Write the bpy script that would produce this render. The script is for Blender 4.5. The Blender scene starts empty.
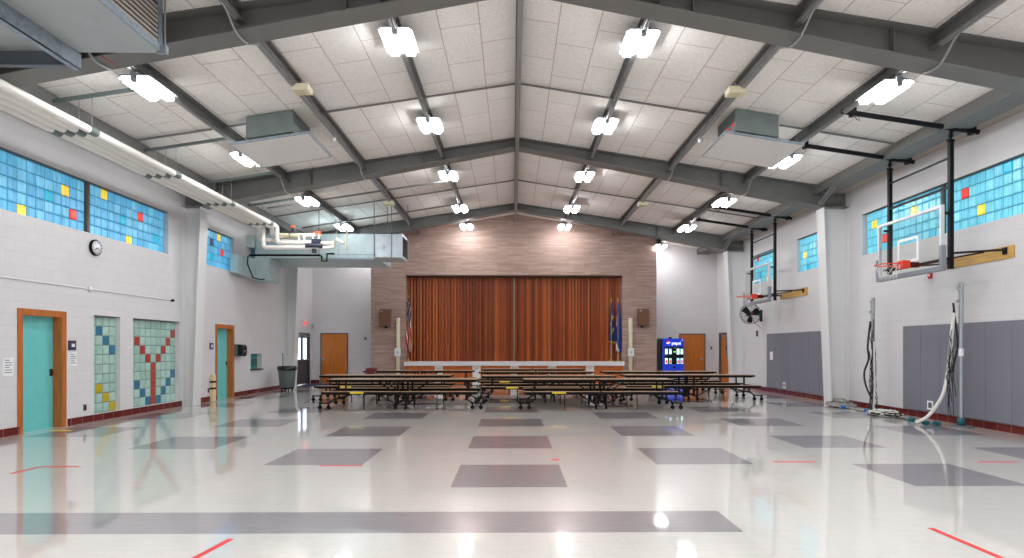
import bpy, math, random
from mathutils import Vector, Matrix
random.seed(7)
SC = bpy.context.scene
COL = SC.collection
PI = math.pi

# ---------------------------------------------------------------- camera
cam_d = bpy.data.cameras.new('camera'); cam = bpy.data.objects.new('camera', cam_d); COL.objects.link(cam)
TH = 0.012
cam.location = (0, 0, 1.45)
cam.rotation_euler = (PI/2, 0, -TH)
cam_d.sensor_width = 36.0; cam_d.sensor_fit = 'HORIZONTAL'
cam_d.lens = 605/1024*36
cam_d.shift_x = -(513+605*math.tan(TH)-512)/1024
cam_d.shift_y = (348-279)/1024
cam_d.clip_start = 0.05; cam_d.clip_end = 200
SC.camera = cam
# ---------------------------------------------------------------- view + world
SC.view_settings.view_transform = 'Standard'; SC.view_settings.look = 'None'
SC.view_settings.gamma = 1.0; SC.view_settings.use_curve_mapping = False
SC.view_settings.exposure = 0.68
SC.cycles.max_bounces = 10; SC.cycles.diffuse_bounces = 6; SC.cycles.glossy_bounces = 4
SC.cycles.transparent_max_bounces = 12
SC.cycles.sample_clamp_indirect = 6
SC.cycles.caustics_reflective = False; SC.cycles.caustics_refractive = False
w = bpy.data.worlds.new('world'); SC.world = w; w.use_nodes = True
w.node_tree.nodes['Background'].inputs[0].default_value = (.75, .87, 1, 1)
w.node_tree.nodes['Background'].inputs[1].default_value = 1.0
LENS_STRENGTH = 33.0
REAR_POWER = 52
def area(name, loc, sx, sy, power, col=(.97, .985, 1), rot=(0, 0, 0)):
    d = bpy.data.lights.new(name, 'AREA'); d.shape = 'RECTANGLE'; d.size = sx; d.size_y = sy; d.energy = power; d.color = col
    o = bpy.data.objects.new(name, d); o.location = loc; o.rotation_euler = rot; COL.objects.link(o); return o
# fixtures of the same ceiling rows that hang behind the photographer
for yy in (5.6, 1.9, -1.9):
    for xx, zz in ((-5.68, 5.5), (-1.78, 6.1), (1.98, 6.1), (5.88, 5.5)):
        area('hall_lamp_light', (xx, yy, zz), .5, .85, REAR_POWER)

# ---------------------------------------------------------------- helpers
def srgb(r, g, b):
    f = lambda c: ((c/255+.055)/1.055)**2.4 if c/255 > .04045 else c/255/12.92
    return (f(r), f(g), f(b), 1)
MATS = {}
def mat(name, col, rough=.6, metal=0, emit=0, ecol=None, spec=.5, alpha=None, noise=0, nscale=8, coat=0, bump=0, bscale=60, stretch=None, trans=0):
    if name in MATS: return MATS[name]
    m = bpy.data.materials.new(name); m.use_nodes = True; nt = m.node_tree; b = nt.nodes['Principled BSDF']
    b.inputs['Base Color'].default_value = col; b.inputs['Roughness'].default_value = rough; b.inputs['Metallic'].default_value = metal
    b.inputs['Specular IOR Level'].default_value = spec; b.inputs['Coat Weight'].default_value = coat
    b.inputs['Transmission Weight'].default_value = trans
    if emit: b.inputs['Emission Color'].default_value = ecol or col; b.inputs['Emission Strength'].default_value = emit
    if alpha is not None: b.inputs['Alpha'].default_value = alpha
    tc = nt.nodes.new('ShaderNodeTexCoord')
    mp = nt.nodes.new('ShaderNodeMapping'); nt.links.new(tc.outputs['Object'], mp.inputs[0])
    if stretch: mp.inputs['Scale'].default_value = stretch
    if noise:
        n = nt.nodes.new('ShaderNodeTexNoise'); n.inputs['Scale'].default_value = nscale; n.inputs['Detail'].default_value = 5
        nt.links.new(mp.outputs[0], n.inputs['Vector'])
        r = nt.nodes.new('ShaderNodeValToRGB'); r.color_ramp.elements[0].position = .3; r.color_ramp.elements[1].position = .7
        r.color_ramp.elements[0].color = [c*(1-noise) for c in col[:3]]+[1]
        r.color_ramp.elements[1].color = [min(1, c*(1+noise)) for c in col[:3]]+[1]
        nt.links.new(n.outputs[0], r.inputs[0]); nt.links.new(r.outputs[0], b.inputs['Base Color'])
    if bump:
        n2 = nt.nodes.new('ShaderNodeTexNoise'); n2.inputs['Scale'].default_value = bscale
        nt.links.new(mp.outputs[0], n2.inputs['Vector'])
        bp = nt.nodes.new('ShaderNodeBump'); bp.inputs['Strength'].default_value = bump; bp.inputs['Distance'].default_value = .02
        nt.links.new(n2.outputs[0], bp.inputs['Height']); nt.links.new(bp.outputs[0], b.inputs['Normal'])
    MATS[name] = m
    return m

def brickmat(name, axes, c1, c2, mortar, bw, rh, ms, rough=.5, bump=.2, offset=.5, spec=.4, noise=0, nsc=6, nstretch=(1, 1, 1), origin=(0, 0)):
    m = bpy.data.materials.new(name); m.use_nodes = True; nt = m.node_tree; b = nt.nodes['Principled BSDF']; L = nt.links.new
    tc = nt.nodes.new('ShaderNodeTexCoord'); sp = nt.nodes.new('ShaderNodeSeparateXYZ'); cb = nt.nodes.new('ShaderNodeCombineXYZ')
    L(tc.outputs['Object'], sp.inputs[0])
    for k in range(2):
        a = nt.nodes.new('ShaderNodeMath'); a.operation = 'ADD'; a.inputs[1].default_value = origin[k]
        L(sp.outputs[axes[k]], a.inputs[0]); L(a.outputs[0], cb.inputs[k])
    br = nt.nodes.new('ShaderNodeTexBrick'); L(cb.outputs[0], br.inputs['Vector'])
    br.inputs['Scale'].default_value = 1; br.inputs['Brick Width'].default_value = bw; br.inputs['Row Height'].default_value = rh
    br.inputs['Mortar Size'].default_value = ms; br.inputs['Mortar Smooth'].default_value = .2
    br.inputs['Color1'].default_value = c1; br.inputs['Color2'].default_value = c2; br.inputs['Mortar'].default_value = mortar
    br.offset = offset
    out = br.outputs['Color']
    if noise:
        n = nt.nodes.new('ShaderNodeTexNoise'); n.inputs['Scale'].default_value = nsc; n.inputs['Detail'].default_value = 8
        mp = nt.nodes.new('ShaderNodeMapping'); mp.inputs['Scale'].default_value = nstretch; L(tc.outputs['Object'], mp.inputs[0]); L(mp.outputs[0], n.inputs['Vector'])
        r = nt.nodes.new('ShaderNodeMapRange'); r.inputs[1].default_value = .25; r.inputs[2].default_value = .75; r.inputs[3].default_value = 1-noise; r.inputs[4].default_value = 1+noise
        L(n.outputs[0], r.inputs[0])
        mx = nt.nodes.new('ShaderNodeVectorMath'); mx.operation = 'SCALE'; L(out, mx.inputs[0]); L(r.outputs[0], mx.inputs['Scale']); out = mx.outputs[0]
    L(out, b.inputs['Base Color']); b.inputs['Roughness'].default_value = rough; b.inputs['Specular IOR Level'].default_value = spec
    bp = nt.nodes.new('ShaderNodeBump'); bp.inputs['Strength'].default_value = bump; bp.inputs['Distance'].default_value = .01; bp.invert = True
    L(br.outputs['Fac'], bp.inputs['Height']); L(bp.outputs[0], b.inputs['Normal'])
    return m

class MB:
    def __init__(s): s.v = []; s.f = []; s.mi = []; s.sm = []
    def add(s, vs, fs, mi=0, smooth=False):
        o = len(s.v); s.v += [tuple(v) for v in vs]
        for f in fs: s.f.append([i+o for i in f]); s.mi.append(mi); s.sm.append(smooth)
        return s
    def box(s, x0, x1, y0, y1, z0, z1, mi=0):
        return s.hexa([(x0,y0,z0),(x1,y0,z0),(x1,y1,z0),(x0,y1,z0),(x0,y0,z1),(x1,y0,z1),(x1,y1,z1),(x0,y1,z1)], mi)
    def cbox(s, c, d, mi=0): return s.box(c[0]-d[0]/2, c[0]+d[0]/2, c[1]-d[1]/2, c[1]+d[1]/2, c[2]-d[2]/2, c[2]+d[2]/2, mi)
    def hexa(s, p, mi=0): return s.add(p, [(0,3,2,1),(4,5,6,7),(0,1,5,4),(1,2,6,5),(2,3,7,6),(3,0,4,7)], mi)
    def bar(s, p0, p1, wd, ht, mi=0, up=(0, 0, 1)):
        p0, p1 = Vector(p0), Vector(p1); d = (p1-p0).normalized(); u = Vector(up)
        if abs(d.dot(u)) > .99: u = Vector((0, 1, 0))
        a = d.cross(u).normalized()*(wd/2); b = a.cross(d).normalized()*(ht/2)
        return s.hexa([p0-a-b, p0+a-b, p1+a-b, p1-a-b, p0-a+b, p0+a+b, p1+a+b, p1-a+b], mi)
    def tube(s, pts, r, n=8, mi=0, closed=False):
        pts = [Vector(p) for p in pts]; N = len(pts); rings = []; prev = None
        for i, p in enumerate(pts):
            if closed: d = pts[(i+1) % N]-pts[i-1]
            else: d = pts[min(i+1, N-1)]-pts[max(i-1, 0)]
            d.normalize()
            if prev is None:
                u = Vector((0, 0, 1)) if abs(d.z) < .9 else Vector((1, 0, 0)); a = d.cross(u).normalized()
            else:
                a = (prev-d*prev.dot(d)).normalized()
            prev = a; b = d.cross(a); rr = r[i] if isinstance(r, (list, tuple)) else r
            rings.append([p+(a*math.cos(2*PI*k/n)+b*math.sin(2*PI*k/n))*rr for k in range(n)])
        vs = [v for rg in rings for v in rg]; fs = []
        for i in range(N if closed else N-1):
            j = (i+1) % N
            for k in range(n): fs.append((i*n+k, i*n+(k+1) % n, j*n+(k+1) % n, j*n+k))
        s.add(vs, fs, mi, n > 6)
        if not closed: s.add(rings[0], [tuple(range(n))[::-1]], mi); s.add(rings[-1], [tuple(range(n))], mi)
        return s
    def cyl(s, p0, p1, r, n=12, mi=0): return s.tube([p0, p1], r, n, mi)
    def lathe(s, c, prof, n=20, mi=0, axis='z'):
        vs = []; fs = []
        for r, h in prof:
            for k in range(n):
                a = 2*PI*k/n; x, y, z = r*math.cos(a), r*math.sin(a), h
                if axis == 'x': x, y, z = z, x, y
                if axis == 'y': x, y, z = x, z, y
                vs.append((c[0]+x, c[1]+y, c[2]+z))
        for i in range(len(prof)-1):
            for k in range(n): fs.append((i*n+k, i*n+(k+1) % n, (i+1)*n+(k+1) % n, (i+1)*n+k))
        fs.append(tuple(range(n))[::-1]); fs.append(tuple(range((len(prof)-1)*n, len(prof)*n)))
        return s.add(vs, fs, mi, True)
    def prism(s, poly, a0, a1, axis='y', mi=0):
        n = len(poly)
        P = {'y': lambda p, a: (p[0], a, p[1]), 'x': lambda p, a: (a, p[0], p[1]), 'z': lambda p, a: (p[0], p[1], a)}[axis]
        vs = [P(p, a0) for p in poly]+[P(p, a1) for p in poly]
        fs = [tuple(range(n)), tuple(range(n, 2*n))[::-1]]+[(k, k+n, (k+1) % n+n, (k+1) % n) for k in range(n)]
        return s.add(vs, fs, mi)
    def build(s, name, mats, parent=None, bevel=0, loc=None, recalc=True):
        me = bpy.data.meshes.new(name); me.from_pydata(s.v, [], s.f)
        for m in (mats if isinstance(mats, (list, tuple)) else [mats]): me.materials.append(m)
        me.polygons.foreach_set('material_index', s.mi); me.polygons.foreach_set('use_smooth', s.sm)
        if recalc:
            import bmesh
            bm = bmesh.new(); bm.from_mesh(me); bmesh.ops.recalc_face_normals(bm, faces=bm.faces); bm.to_mesh(me); bm.free()
        me.update()
        o = bpy.data.objects.new(name, me); COL.objects.link(o)
        if parent is not None: o.parent = parent
        if loc: o.location = loc
        if bevel:
            b = o.modifiers.new('bevel', 'BEVEL'); b.width = bevel; b.segments = 2; b.limit_method = 'ANGLE'; b.angle_limit = .7
        return o
def smooth(pts, n=5):
    P = [Vector(p) for p in pts]; out = []
    for i in range(len(P)-1):
        a, b, c, d = P[max(i-1, 0)], P[i], P[i+1], P[min(i+2, len(P)-1)]
        for k in range(n):
            t = k/n; out.append(.5*((2*b)+(c-a)*t+(2*a-5*b+4*c-d)*t*t+(3*b-a-3*c+d)*t**3))
    return out+[P[-1]]
def tag(o, label, cat, group=None):
    o['label'] = label; o['category'] = cat
    if group: o['group'] = group
    return o
def thing(name, label, cat, loc=(0, 0, 0), rz=0, group=None):
    o = bpy.data.objects.new(name, None); COL.objects.link(o); o.location = loc; o.rotation_euler = (0, 0, rz); o.empty_display_size = .1
    return tag(o, label, cat, group)
def struct(o, label=None):
    o['kind'] = 'structure'
    if label: o['label'] = label
    return o
def kids(o): return [c for c in bpy.data.objects if c.parent == o]
def copy_tree(o, parent=None):
    c = o.copy(); COL.objects.link(c); c.parent = parent
    for ch in kids(o): copy_tree(ch, c)
    return c
def dup(o, loc, rz, label, group=None):
    c = copy_tree(o); c.location = loc; c.rotation_euler = (0, 0, rz); c['label'] = label
    if group: c['group'] = group
    return c

# ---------------------------------------------------------------- dimensions
XL, XR, YB, YR = -8.27, 8.50, 25.10, -5.0
RX, RZ, SL = 0.10, 6.75, 0.155           # ridge x, ridge height, roof slope
def ceil(x): return RZ-SL*abs(x-RX)
WT = .32                                   # wall thickness

# ---------------------------------------------------------------- materials
block_side = brickmat('painted_block_side', (1, 2), srgb(217,215,217), srgb(214,212,214), srgb(203,201,204), .406, .203, .004, .45, .25)
block_back = brickmat('painted_block_back', (0, 2), srgb(217,215,217), srgb(214,212,214), srgb(203,201,204), .406, .203, .004, .45, .25)
roman = brickmat('roman_brick', (0, 2), srgb(186,160,150), srgb(162,136,126), srgb(156,134,124), .61, .058, .006, .8, .6, .37, .2, .16, 3.0, (.6, 1, 9))
tectum = brickmat('wood_fibre_deck', (1, 0), srgb(240,236,232), srgb(235,231,227), srgb(196,178,166), 1.22, .633, .009, .95, .1, .5, .1, .10, 22, (1, 1, 1), (-.55, -.10+.633*20))
base_tile = brickmat('base_tile', (1, 2), srgb(104,32,28), srgb(92,26,24), srgb(150,110,104), .30, .3, .005, .25, .2, 0, .5)
base_tile_x = brickmat('base_tile_back', (0, 2), srgb(104,32,28), srgb(92,26,24), srgb(150,110,104), .30, .3, .005, .25, .2, 0, .5)
steel = mat('painted_grey_steel', srgb(114,114,112), .5, 0, noise=.06, nscale=3)
steel_light = mat('light_grey_steel', srgb(150,150,150), .45, .2)
galv = mat('galvanised_sheet', srgb(196,208,216), .38, .55, noise=.12, nscale=5)
galv_dark = mat('galvanised_angle', srgb(150,162,172), .42, .5, noise=.22, nscale=18)
duct_paint = mat('unit_panel', srgb(172,178,180), .5, .1, noise=.04, nscale=3)
white = mat('white_paint', srgb(226,226,226), .5)
col_white = mat('column_paint', srgb(222,222,222), .45)
black = mat('black_steel', srgb(13,13,17), .5, spec=.25)
rubber = mat('black_rubber', srgb(12,12,13), .6, spec=.2)
cream = mat('cream_plastic', srgb(226,218,190), .5)
insul = mat('white_pipe_jacket', srgb(238,235,228), .5)
lens = mat('lit_lens', (1, 1, 1, 1), .4, emit=LENS_STRENGTH, ecol=(.97, .985, 1, 1))
teal = mat('teal_door_paint', srgb(108,200,200), .4, noise=.03)
def wood(name, c, st=(8, 8, .7), n=.25, r=.4, ns=3): return mat(name, c, r, noise=n, nscale=ns, stretch=st)
casing = wood('stained_casing', srgb(180,104,46))
doorwood = wood('orange_veneer', srgb(196,112,32), n=.16)
plank = wood('brace_plank_wood', srgb(204,160,92), (8, 1, 8), .15)
curtain_m = [mat('wood_slat_%s' % n, c, .4, noise=.14, nscale=2.0, stretch=(14, .01, .15)) for n, c in (('mid', srgb(146,68,28)), ('deep', srgb(126,56,22)), ('amber', srgb(172,90,36)), ('dark', srgb(100,46,20)))]
stage_wood = wood('stage_front_wood', srgb(188,96,34), (3, 3, 3), .2)
laminate = mat('table_laminate', srgb(176,142,112), .3, noise=.12, nscale=12, stretch=(1, 6, 1))
pad = mat('grey_vinyl_pad', srgb(120,120,132), .5)
paper = mat('paper', srgb(236,236,240), .8)
ink = mat('ink', srgb(90,90,100), .8)

# floor
def floor_mat():
    m = bpy.data.materials.new('waxed_vinyl_tile'); m.use_nodes = True; nt = m.node_tree; b = nt.nodes['Principled BSDF']; L = nt.links.new
    g = nt.nodes.new('ShaderNodeTexCoord'); sp = nt.nodes.new('ShaderNodeSeparateXYZ'); L(g.outputs['Object'], sp.inputs[0])
    def M(op, a, c=None, d=None):
        n = nt.nodes.new('ShaderNodeMath'); n.operation = op
        for i, v in enumerate((a, c, d)):
            if v is None: continue
            if isinstance(v, (int, float)): n.inputs[i].default_value = v
            else: L(v, n.inputs[i])
        return n.outputs[0]
    X, Y = sp.outputs[0], sp.outputs[1]
    u = M('FLOOR', M('DIVIDE', M('ADD', X, .65+1.22*20), 1.22)); v = M('FLOOR', M('DIVIDE', M('SUBTRACT', Y, 6.30), 1.22))
    ue = M('LESS_THAN', M('MODULO', u, 2), .5)
    k = M('MODULO', M('DIVIDE', u, 2), 2)
    vm = M('MODULO', M('ADD', v, 40), 2)
    eq = M('LESS_THAN', M('ABSOLUTE', M('SUBTRACT', k, vm)), .3)
    far = M('GREATER_THAN', Y, 6.30)
    notleft = M('MAXIMUM', M('GREATER_THAN', X, -4), M('GREATER_THAN', Y, 8.74))
    notright = M('MAXIMUM', M('LESS_THAN', X, 4), M('GREATER_THAN', Y, 6.3))
    squares = M('MULTIPLY', M('MULTIPLY', M('MULTIPLY', ue, eq), M('MULTIPLY', far, notleft)), M('LESS_THAN', Y, 23.2))
    stripe = M('MULTIPLY', M('MULTIPLY', M('GREATER_THAN', Y, 4.75), M('LESS_THAN', Y, 5.365)), M('LESS_THAN', X, 1.82))
    dark = M('MAXIMUM', squares, stripe)
    # streaky marbling per tile
    n = nt.nodes.new('ShaderNodeTexNoise'); n.inputs['Scale'].default_value = 5; n.inputs['Detail'].default_value = 8
    mp = nt.nodes.new('ShaderNodeMapping'); mp.inputs['Scale'].default_value = (1, 4, 1); L(g.outputs['Object'], mp.inputs[0]); L(mp.outputs[0], n.inputs['Vector'])
    def mix(f, a, c):
        x = nt.nodes.new('ShaderNodeMix'); x.data_type = 'RGBA'
        if isinstance(f, (int, float)): x.inputs[0].default_value = f
        else: L(f, x.inputs[0])
        for i, q in ((6, a), (7, c)):
            if isinstance(q, tuple): x.inputs[i].default_value = q
            else: L(q, x.inputs[i])
        return x.outputs[2]
    lt = mix(n.outputs[0], srgb(204,200,194), srgb(226,223,218))
    dk = mix(n.outputs[0], srgb(136,130,134), srgb(160,154,159))
    c = mix(dark, lt, dk)
    # fine joints every foot
    fx = M('ABSOLUTE', M('SUBTRACT', M('FRACT', M('DIVIDE', M('ADD', X, .65+30.5), .305)), .5))
    fy = M('ABSOLUTE', M('SUBTRACT', M('FRACT', M('DIVIDE', M('ADD', Y, -6.3+30.5), .305)), .5))
    j = M('GREATER_THAN', M('MAXIMUM', fx, fy), .494)
    c = mix(M('MULTIPLY', j, .22), c, srgb(120,116,112))
    L(c, b.inputs['Base Color'])
    b.inputs['Roughness'].default_value = .3; b.inputs['Specular IOR Level'].default_value = .6
    b.inputs['Coat Weight'].default_value = 1; b.inputs['Coat Roughness'].default_value = .045; b.inputs['Coat IOR'].default_value = 1.75
    n2 = nt.nodes.new('ShaderNodeTexNoise'); n2.inputs['Scale'].default_value = 1.6; n2.inputs['Detail'].default_value = 3; L(g.outputs['Object'], n2.inputs['Vector'])
    bp = nt.nodes.new('ShaderNodeBump'); bp.inputs['Strength'].default_value = .12; bp.inputs['Distance'].default_value = .02; L(n2.outputs[0], bp.inputs['Height']); L(bp.outputs[0], b.inputs['Coat Normal'])
    return m
struct(MB().box(XL-.4, XR+.4, YR-.4, YB+.4, -.12, 0).build('floor', floor_mat()))

# ---------------------------------------------------------------- walls with openings
def wall_x(x0, x1, y0, y1, ztop, holes):
    """wall slab normal to X between x0..x1 with rectangular holes (ya,yb,za,zb)"""
    mb = MB()
    ys = sorted({y0, y1, *[h[0] for h in holes], *[h[1] for h in holes]}); zs = sorted({0, ztop, *[h[2] for h in holes], *[h[3] for h in holes]})
    for i in range(len(ys)-1):
        run = None
        for j in range(len(zs)-1):
            cy, cz = (ys[i]+ys[i+1])/2, (zs[j]+zs[j+1])/2
            solid = not any(h[0] < cy < h[1] and h[2] < cz < h[3] for h in holes)
            if solid and run is None: run = zs[j]
            if run is not None and (not solid or j == len(zs)-2):
                mb.box(x0, x1, ys[i], ys[i+1], run, zs[j+1] if solid else zs[j]); run = None
    return mb
ZT = 5.52
D1 = (10.29, 11.19, 0, 2.03); D2 = (17.0, 17.93, 0, 2.03); DD = (23.2, 24.72, 0, 2.05)
HATCH = (19.18, 20.02, .78, 1.27)
PN = (12.04, 12.84, .14, 2.10); PW = (13.27, 15.09, .14, 2.10)
CL = [(9.25, 14.62, 3.7, 4.7), (16.2, 18.02, 3.7, 4.7), (19.5, 21.4, 3.7, 4.7)]
CR = [(9.25, 14.62, 3.7, 4.7), (16.2, 18.02, 3.7, 4.7), (19.6, 21.4, 3.7, 4.7)]
DR = (23.55, 24.85, 0, 2.07)
struct(wall_x(XL-WT, XL, YR, YB, ZT, [D1, D2, DD, HATCH, PN, PW]+CL).build('wall_left', block_side))
struct(wall_x(XR, XR+WT, YR, YB, ZT, [DR]+CR).build('wall_right', block_side))
g = [(XL-.4, 0), (XR+.4, 0), (XR+.4, ceil(XR)+.05), (RX, RZ+.03), (XL-.4, ceil(XL)+.05)]
struct(MB().prism(g, YB, YB+.3).build('wall_back', block_back))
struct(MB().prism(g, YR-.3, YR).build('wall_rear', block_back))
# roof deck
tk = .08
roof = [(XL-.4, ceil(XL-.4)), (RX, RZ), (XR+.4, ceil(XR+.4)), (XR+.4, ceil(XR+.4)+tk), (RX, RZ+tk), (XL-.4, ceil(XL-.4)+tk)]
mb = MB(); mb.prism([roof[0], roof[1], roof[4], roof[5]], YR-.3, YB+.3); mb.prism([roof[1], roof[2], roof[3], roof[4]], YR-.3, YB+.3)
struct(mb.build('ceiling', tectum))
# brick proscenium block
BY = 24.0; BX0, BX1 = -5.62, 5.71; OX0, OX1, OZ0, OZ1 = -4.25, 4.35, .80, 4.34
mb = MB(); mbr = MB(); mbt = MB()
mb.prism([(BX0, 0), (OX0, 0), (OX0, ceil(OX0)), (BX0, ceil(BX0))], BY, YB)
mbr.prism([(OX1, 0), (BX1, 0), (BX1, ceil(BX1)), (OX1, ceil(OX1))], BY, YB)
mbt.prism([(OX0, OZ1), (OX1, OZ1), (OX1, ceil(OX1)), (RX, RZ), (OX0, ceil(OX0))], BY, YB)
struct(mb.build('wall_proscenium', roman), 'roman brick wall left of the stage opening')
struct(mbr.build('wall_proscenium', roman), 'roman brick wall right of the stage opening')
struct(mbt.build('wall_proscenium', roman), 'roman brick wall above the stage opening')

# skirting of red tile
def skirt(name, x, y, segs, m):
    mb = MB()
    for a, b in segs:
        if x is not None: mb.box(min(x, x+(.016 if x < 0 else -.016)), max(x, x+(.016 if x < 0 else -.016)), a, b, 0, .135)
        else: mb.box(a, b, y-.016, y, 0, .135)
    struct(mb.build(name, m))
skirt('baseboard_left', XL, None, [(YR, 10.22), (11.33, 16.95), (18.04, 23.1), (24.82, YB)], base_tile)
skirt('baseboard_right', XR, None, [(YR, 23.45), (24.95, YB)], base_tile)
skirt('baseboard_back', None, YB, [(XL, -7.99), (-6.78, BX0), (BX1, 6.87), (8.04, XR)], base_tile_x)

# ---------------------------------------------------------------- steel rigid frames
FY = [1.5, 8.46, 15.38, 22.25]; FW = .38; BS = .193
def bz(x): return 6.52-BS*abs(x-RX)
COLX = {-1: -7.80, 1: 7.86}
for fy in FY:
    mb = MB()
    for s in (-1, 1):
        xe = XL if s < 0 else XR; xc = COLX[s]
        web = [(RX, bz(RX)+.01), (RX, RZ-.01), (xe, ceil(xe)-.01), (xe, bz(xc)), (xc, bz(xc)+.01)]
        mb.prism(web, fy-.008, fy+.008)
        mb.bar((RX, fy, bz(RX)), (xc, fy, bz(xc)), FW, .018)
        mb.bar((RX, fy, RZ-.012), (xe, fy, ceil(xe)-.012), FW, .016)
        mb.box(min(xc, xe), max(xc, xe), fy-FW/2, fy+FW/2, bz(xc)-.012, bz(xc)+.006)      # cap plate over the column
        xs = xc-s*.02; mb.box(min(xs, xs+.012), max(xs, xs+.012), fy-FW/2, fy+FW/2, bz(xc), ceil(xs)-.02)  # knee stiffener
        for q in (2.4, 5.2):
            x = RX+s*q; mb.box(x-.006, x+.006, fy-.12, fy+.12, bz(x), ceil(x)-.02)
    struct(mb.build('roof_beam', steel), 'grey tapered steel roof frame')
    for s in (-1, 1):
        xe = XL if s < 0 else XR; zt = bz(COLX[s])-.014; mb = MB()
        xt, xb = COLX[s], COLX[s]+s*.2
        mb.prism([(xe, 0), (xb, 0), (xt, zt), (xe, zt)], fy-.012, fy+.012)
        mb.hexa([(xb-.01, fy-FW/2, 0), (xb+.01, fy-FW/2, 0), (xb+.01, fy+FW/2, 0), (xb-.01, fy+FW/2, 0), (xt-.01, fy-FW/2, zt), (xt+.01, fy-FW/2, zt), (xt+.01, fy+FW/2, zt), (xt-.01, fy+FW/2, zt)])
        xo = xe-s*.02
        mb.box(min(xe, xo), max(xe, xo), fy-FW/2, fy+FW/2, 0, zt)
        struct(mb.build('wall_column', col_white), 'white tapered steel column against the side wall')
# purlins (C section) per line, and eave struts
spans = [(YR, 1.49), (1.51, 8.45), (8.47, 15.37), (15.39, 22.24), (22.26, YB)]
def csec(x, ztop, d, fl, side):   # open toward side
    t = .012; a, b = (x, x+fl*side)
    q = lambda u, v: (min(u, v), max(u, v))
    return [q(a, a+t*side)+(ztop-d, ztop), q(a, b)+(ztop-d, ztop-d+t), q(a, b)+(ztop-t, ztop)]
for i, dx in enumerate((-5.78, -3.85, -1.88, 0, 1.88, 3.85, 5.78)):
    mb = MB(); x = RX+dx; side = 1 if dx <= 0 else -1; d = .27 if dx == 0 else .2
    x0 = x-side*.05
    zt = ceil(x0+side*.1 if dx > 0 else x0) if dx else RZ
    zt = min(ceil(x0), ceil(x0+side*.1))-.002
    for (ya, yb) in spans:
        for (a, b, c, e) in csec(x0, zt, d, .10, side): mb.box(a, b, ya, yb, c, e)
        if dx == 0: mb.box(x0+side*.02, x0+side*.06, ya, yb, zt-d-.012, zt-d)
    struct(mb.build('roof_beam', [steel_light if dx == 0 else steel]), 'grey steel purlin running the length of the roof')
    if dx:   # surface raceway and conduit clipped under the purlin
        mb = MB(); xr = x0+side*.035
        for (ya, yb) in ((YR, 8.25), (8.67, 15.17), (15.59, 22.04), (22.46, YB)):
            mb.box(xr-.02, xr+.02, ya, yb, zt-d-.035, zt-d); mb.cyl((xr+.035*side, ya, zt-d-.012), (xr+.035*side, yb, zt-d-.012), .011, 8)
        struct(mb.build('roof_trim', steel_light), 'grey conduit raceway clipped under a purlin')
        if abs(dx) > 3:
            for fy in FY[1:3]:
                zb = bz(x)-.03; z1 = zt-d-.03
                struct(MB().tube(smooth([(xr, fy-.75, z1), (xr, fy-.5, z1-.01), (xr, fy-.2, zb), (xr, fy+.1, zb), (xr, fy+.3, (zb+z1)/2), (xr, fy+.5, z1)], 4), .016, 8).build('roof_trim', steel_light), 'flexible conduit looping under the roof frame')
for s in (-1, 1):
    xa = RX+s*7.55; xb = (XR-.36) if s > 0 else (XL+.36); mb = MB(); zt = ceil(xa+s*.02)-.01
    for (ya, yb) in spans:
        a, b = min(xa, xa+s*.012), max(xa, xa+s*.012); mb.box(a, b, ya, yb, zt-.21, zt)
        a, b = min(xa, xb), max(xa, xb); mb.box(a, b, ya, yb, zt-.22, zt-.208)
    struct(mb.build('roof_beam', steel), 'grey eave strut along the side wall')
    x1 = xb; xw = XL if s < 0 else XR; mb = MB(); mb.box(min(x1, xw), max(x1, xw), YR, YB, 5.40, 5.43)
    struct(mb.build('trim_1' if s < 0 else 'trim_2', mat('eave_soffit', srgb(170,158,146), .8)))
    # knee braces at each frame
    for fy in FY[1:]:
        mb = MB(); xk = xa+s*.1
        mb.prism([(fy-.9, zt-.21), (fy-.75, zt-.21), (fy-.2, zt-.42), (fy-.2, zt-.5), (fy-.35, zt-.5)], min(xk, xk+.01), max(xk, xk+.01), 'x')
        mb.bar((xk, fy-.85, zt-.22), (xk, fy-.2, zt-.5), .16, .012)
        struct(mb.build('roof_beam', steel), 'short grey knee brace between eave strut and frame')
# cross rods at mid bay under the deck
for yc in (4.8, 12.0, 18.9):
    for s in (-1, 1):
        mb = MB()
        for (qa, qb) in (((.06, 4.02), (5.22, 7.5)) if yc == 12.0 else ((.06, 7.5),)):
            mb.bar((RX+s*qa, yc, ceil(RX+s*qa)-.05), (RX+s*qb, yc, ceil(RX+s*qb)-.05), .035, .03)
        struct(mb.build('roof_beam', steel), 'thin sag rod across the roof deck at mid bay')

# ---------------------------------------------------------------- glass block windows
def gb(name, col, e, rough=.25):
    m = mat(name, col, rough, ecol=col, emit=e, noise=.2, nscale=1.6, stretch=(1, 13, 1.5))
    nt = m.node_tree; r = [n for n in nt.nodes if n.type == 'VALTORGB'][0]     # the reeded glass passes the daylight unevenly
    nt.links.new(r.outputs[0], nt.nodes['Principled BSDF'].inputs['Emission Color']); return m
mort = mat('block_joint_sky', srgb(50,110,140), .7, emit=.12, ecol=srgb(60,120,150))
skyL = [gb('sky_block_left', srgb(84,158,196), .44), gb('sky_block_left_deep', srgb(78,152,192), .44), gb('sky_block_left_pale', srgb(98,168,200), .46)]
skyR = [gb('sky_block_right', srgb(96,182,204), .40), gb('sky_block_right_deep', srgb(90,176,200), .40), gb('sky_block_right_pale', srgb(108,190,208), .42)]
YEL = gb('yellow_block', srgb(232,200,64), .45); RED = gb('red_block', srgb(216,52,44), .45); CYA = gb('cyan_block', srgb(20,160,192), .45); DRK = gb('navy_block', srgb(40,60,110), .5)
COLS = {'y': YEL, 'r': RED, 'c': CYA, 'd': DRK}
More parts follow.
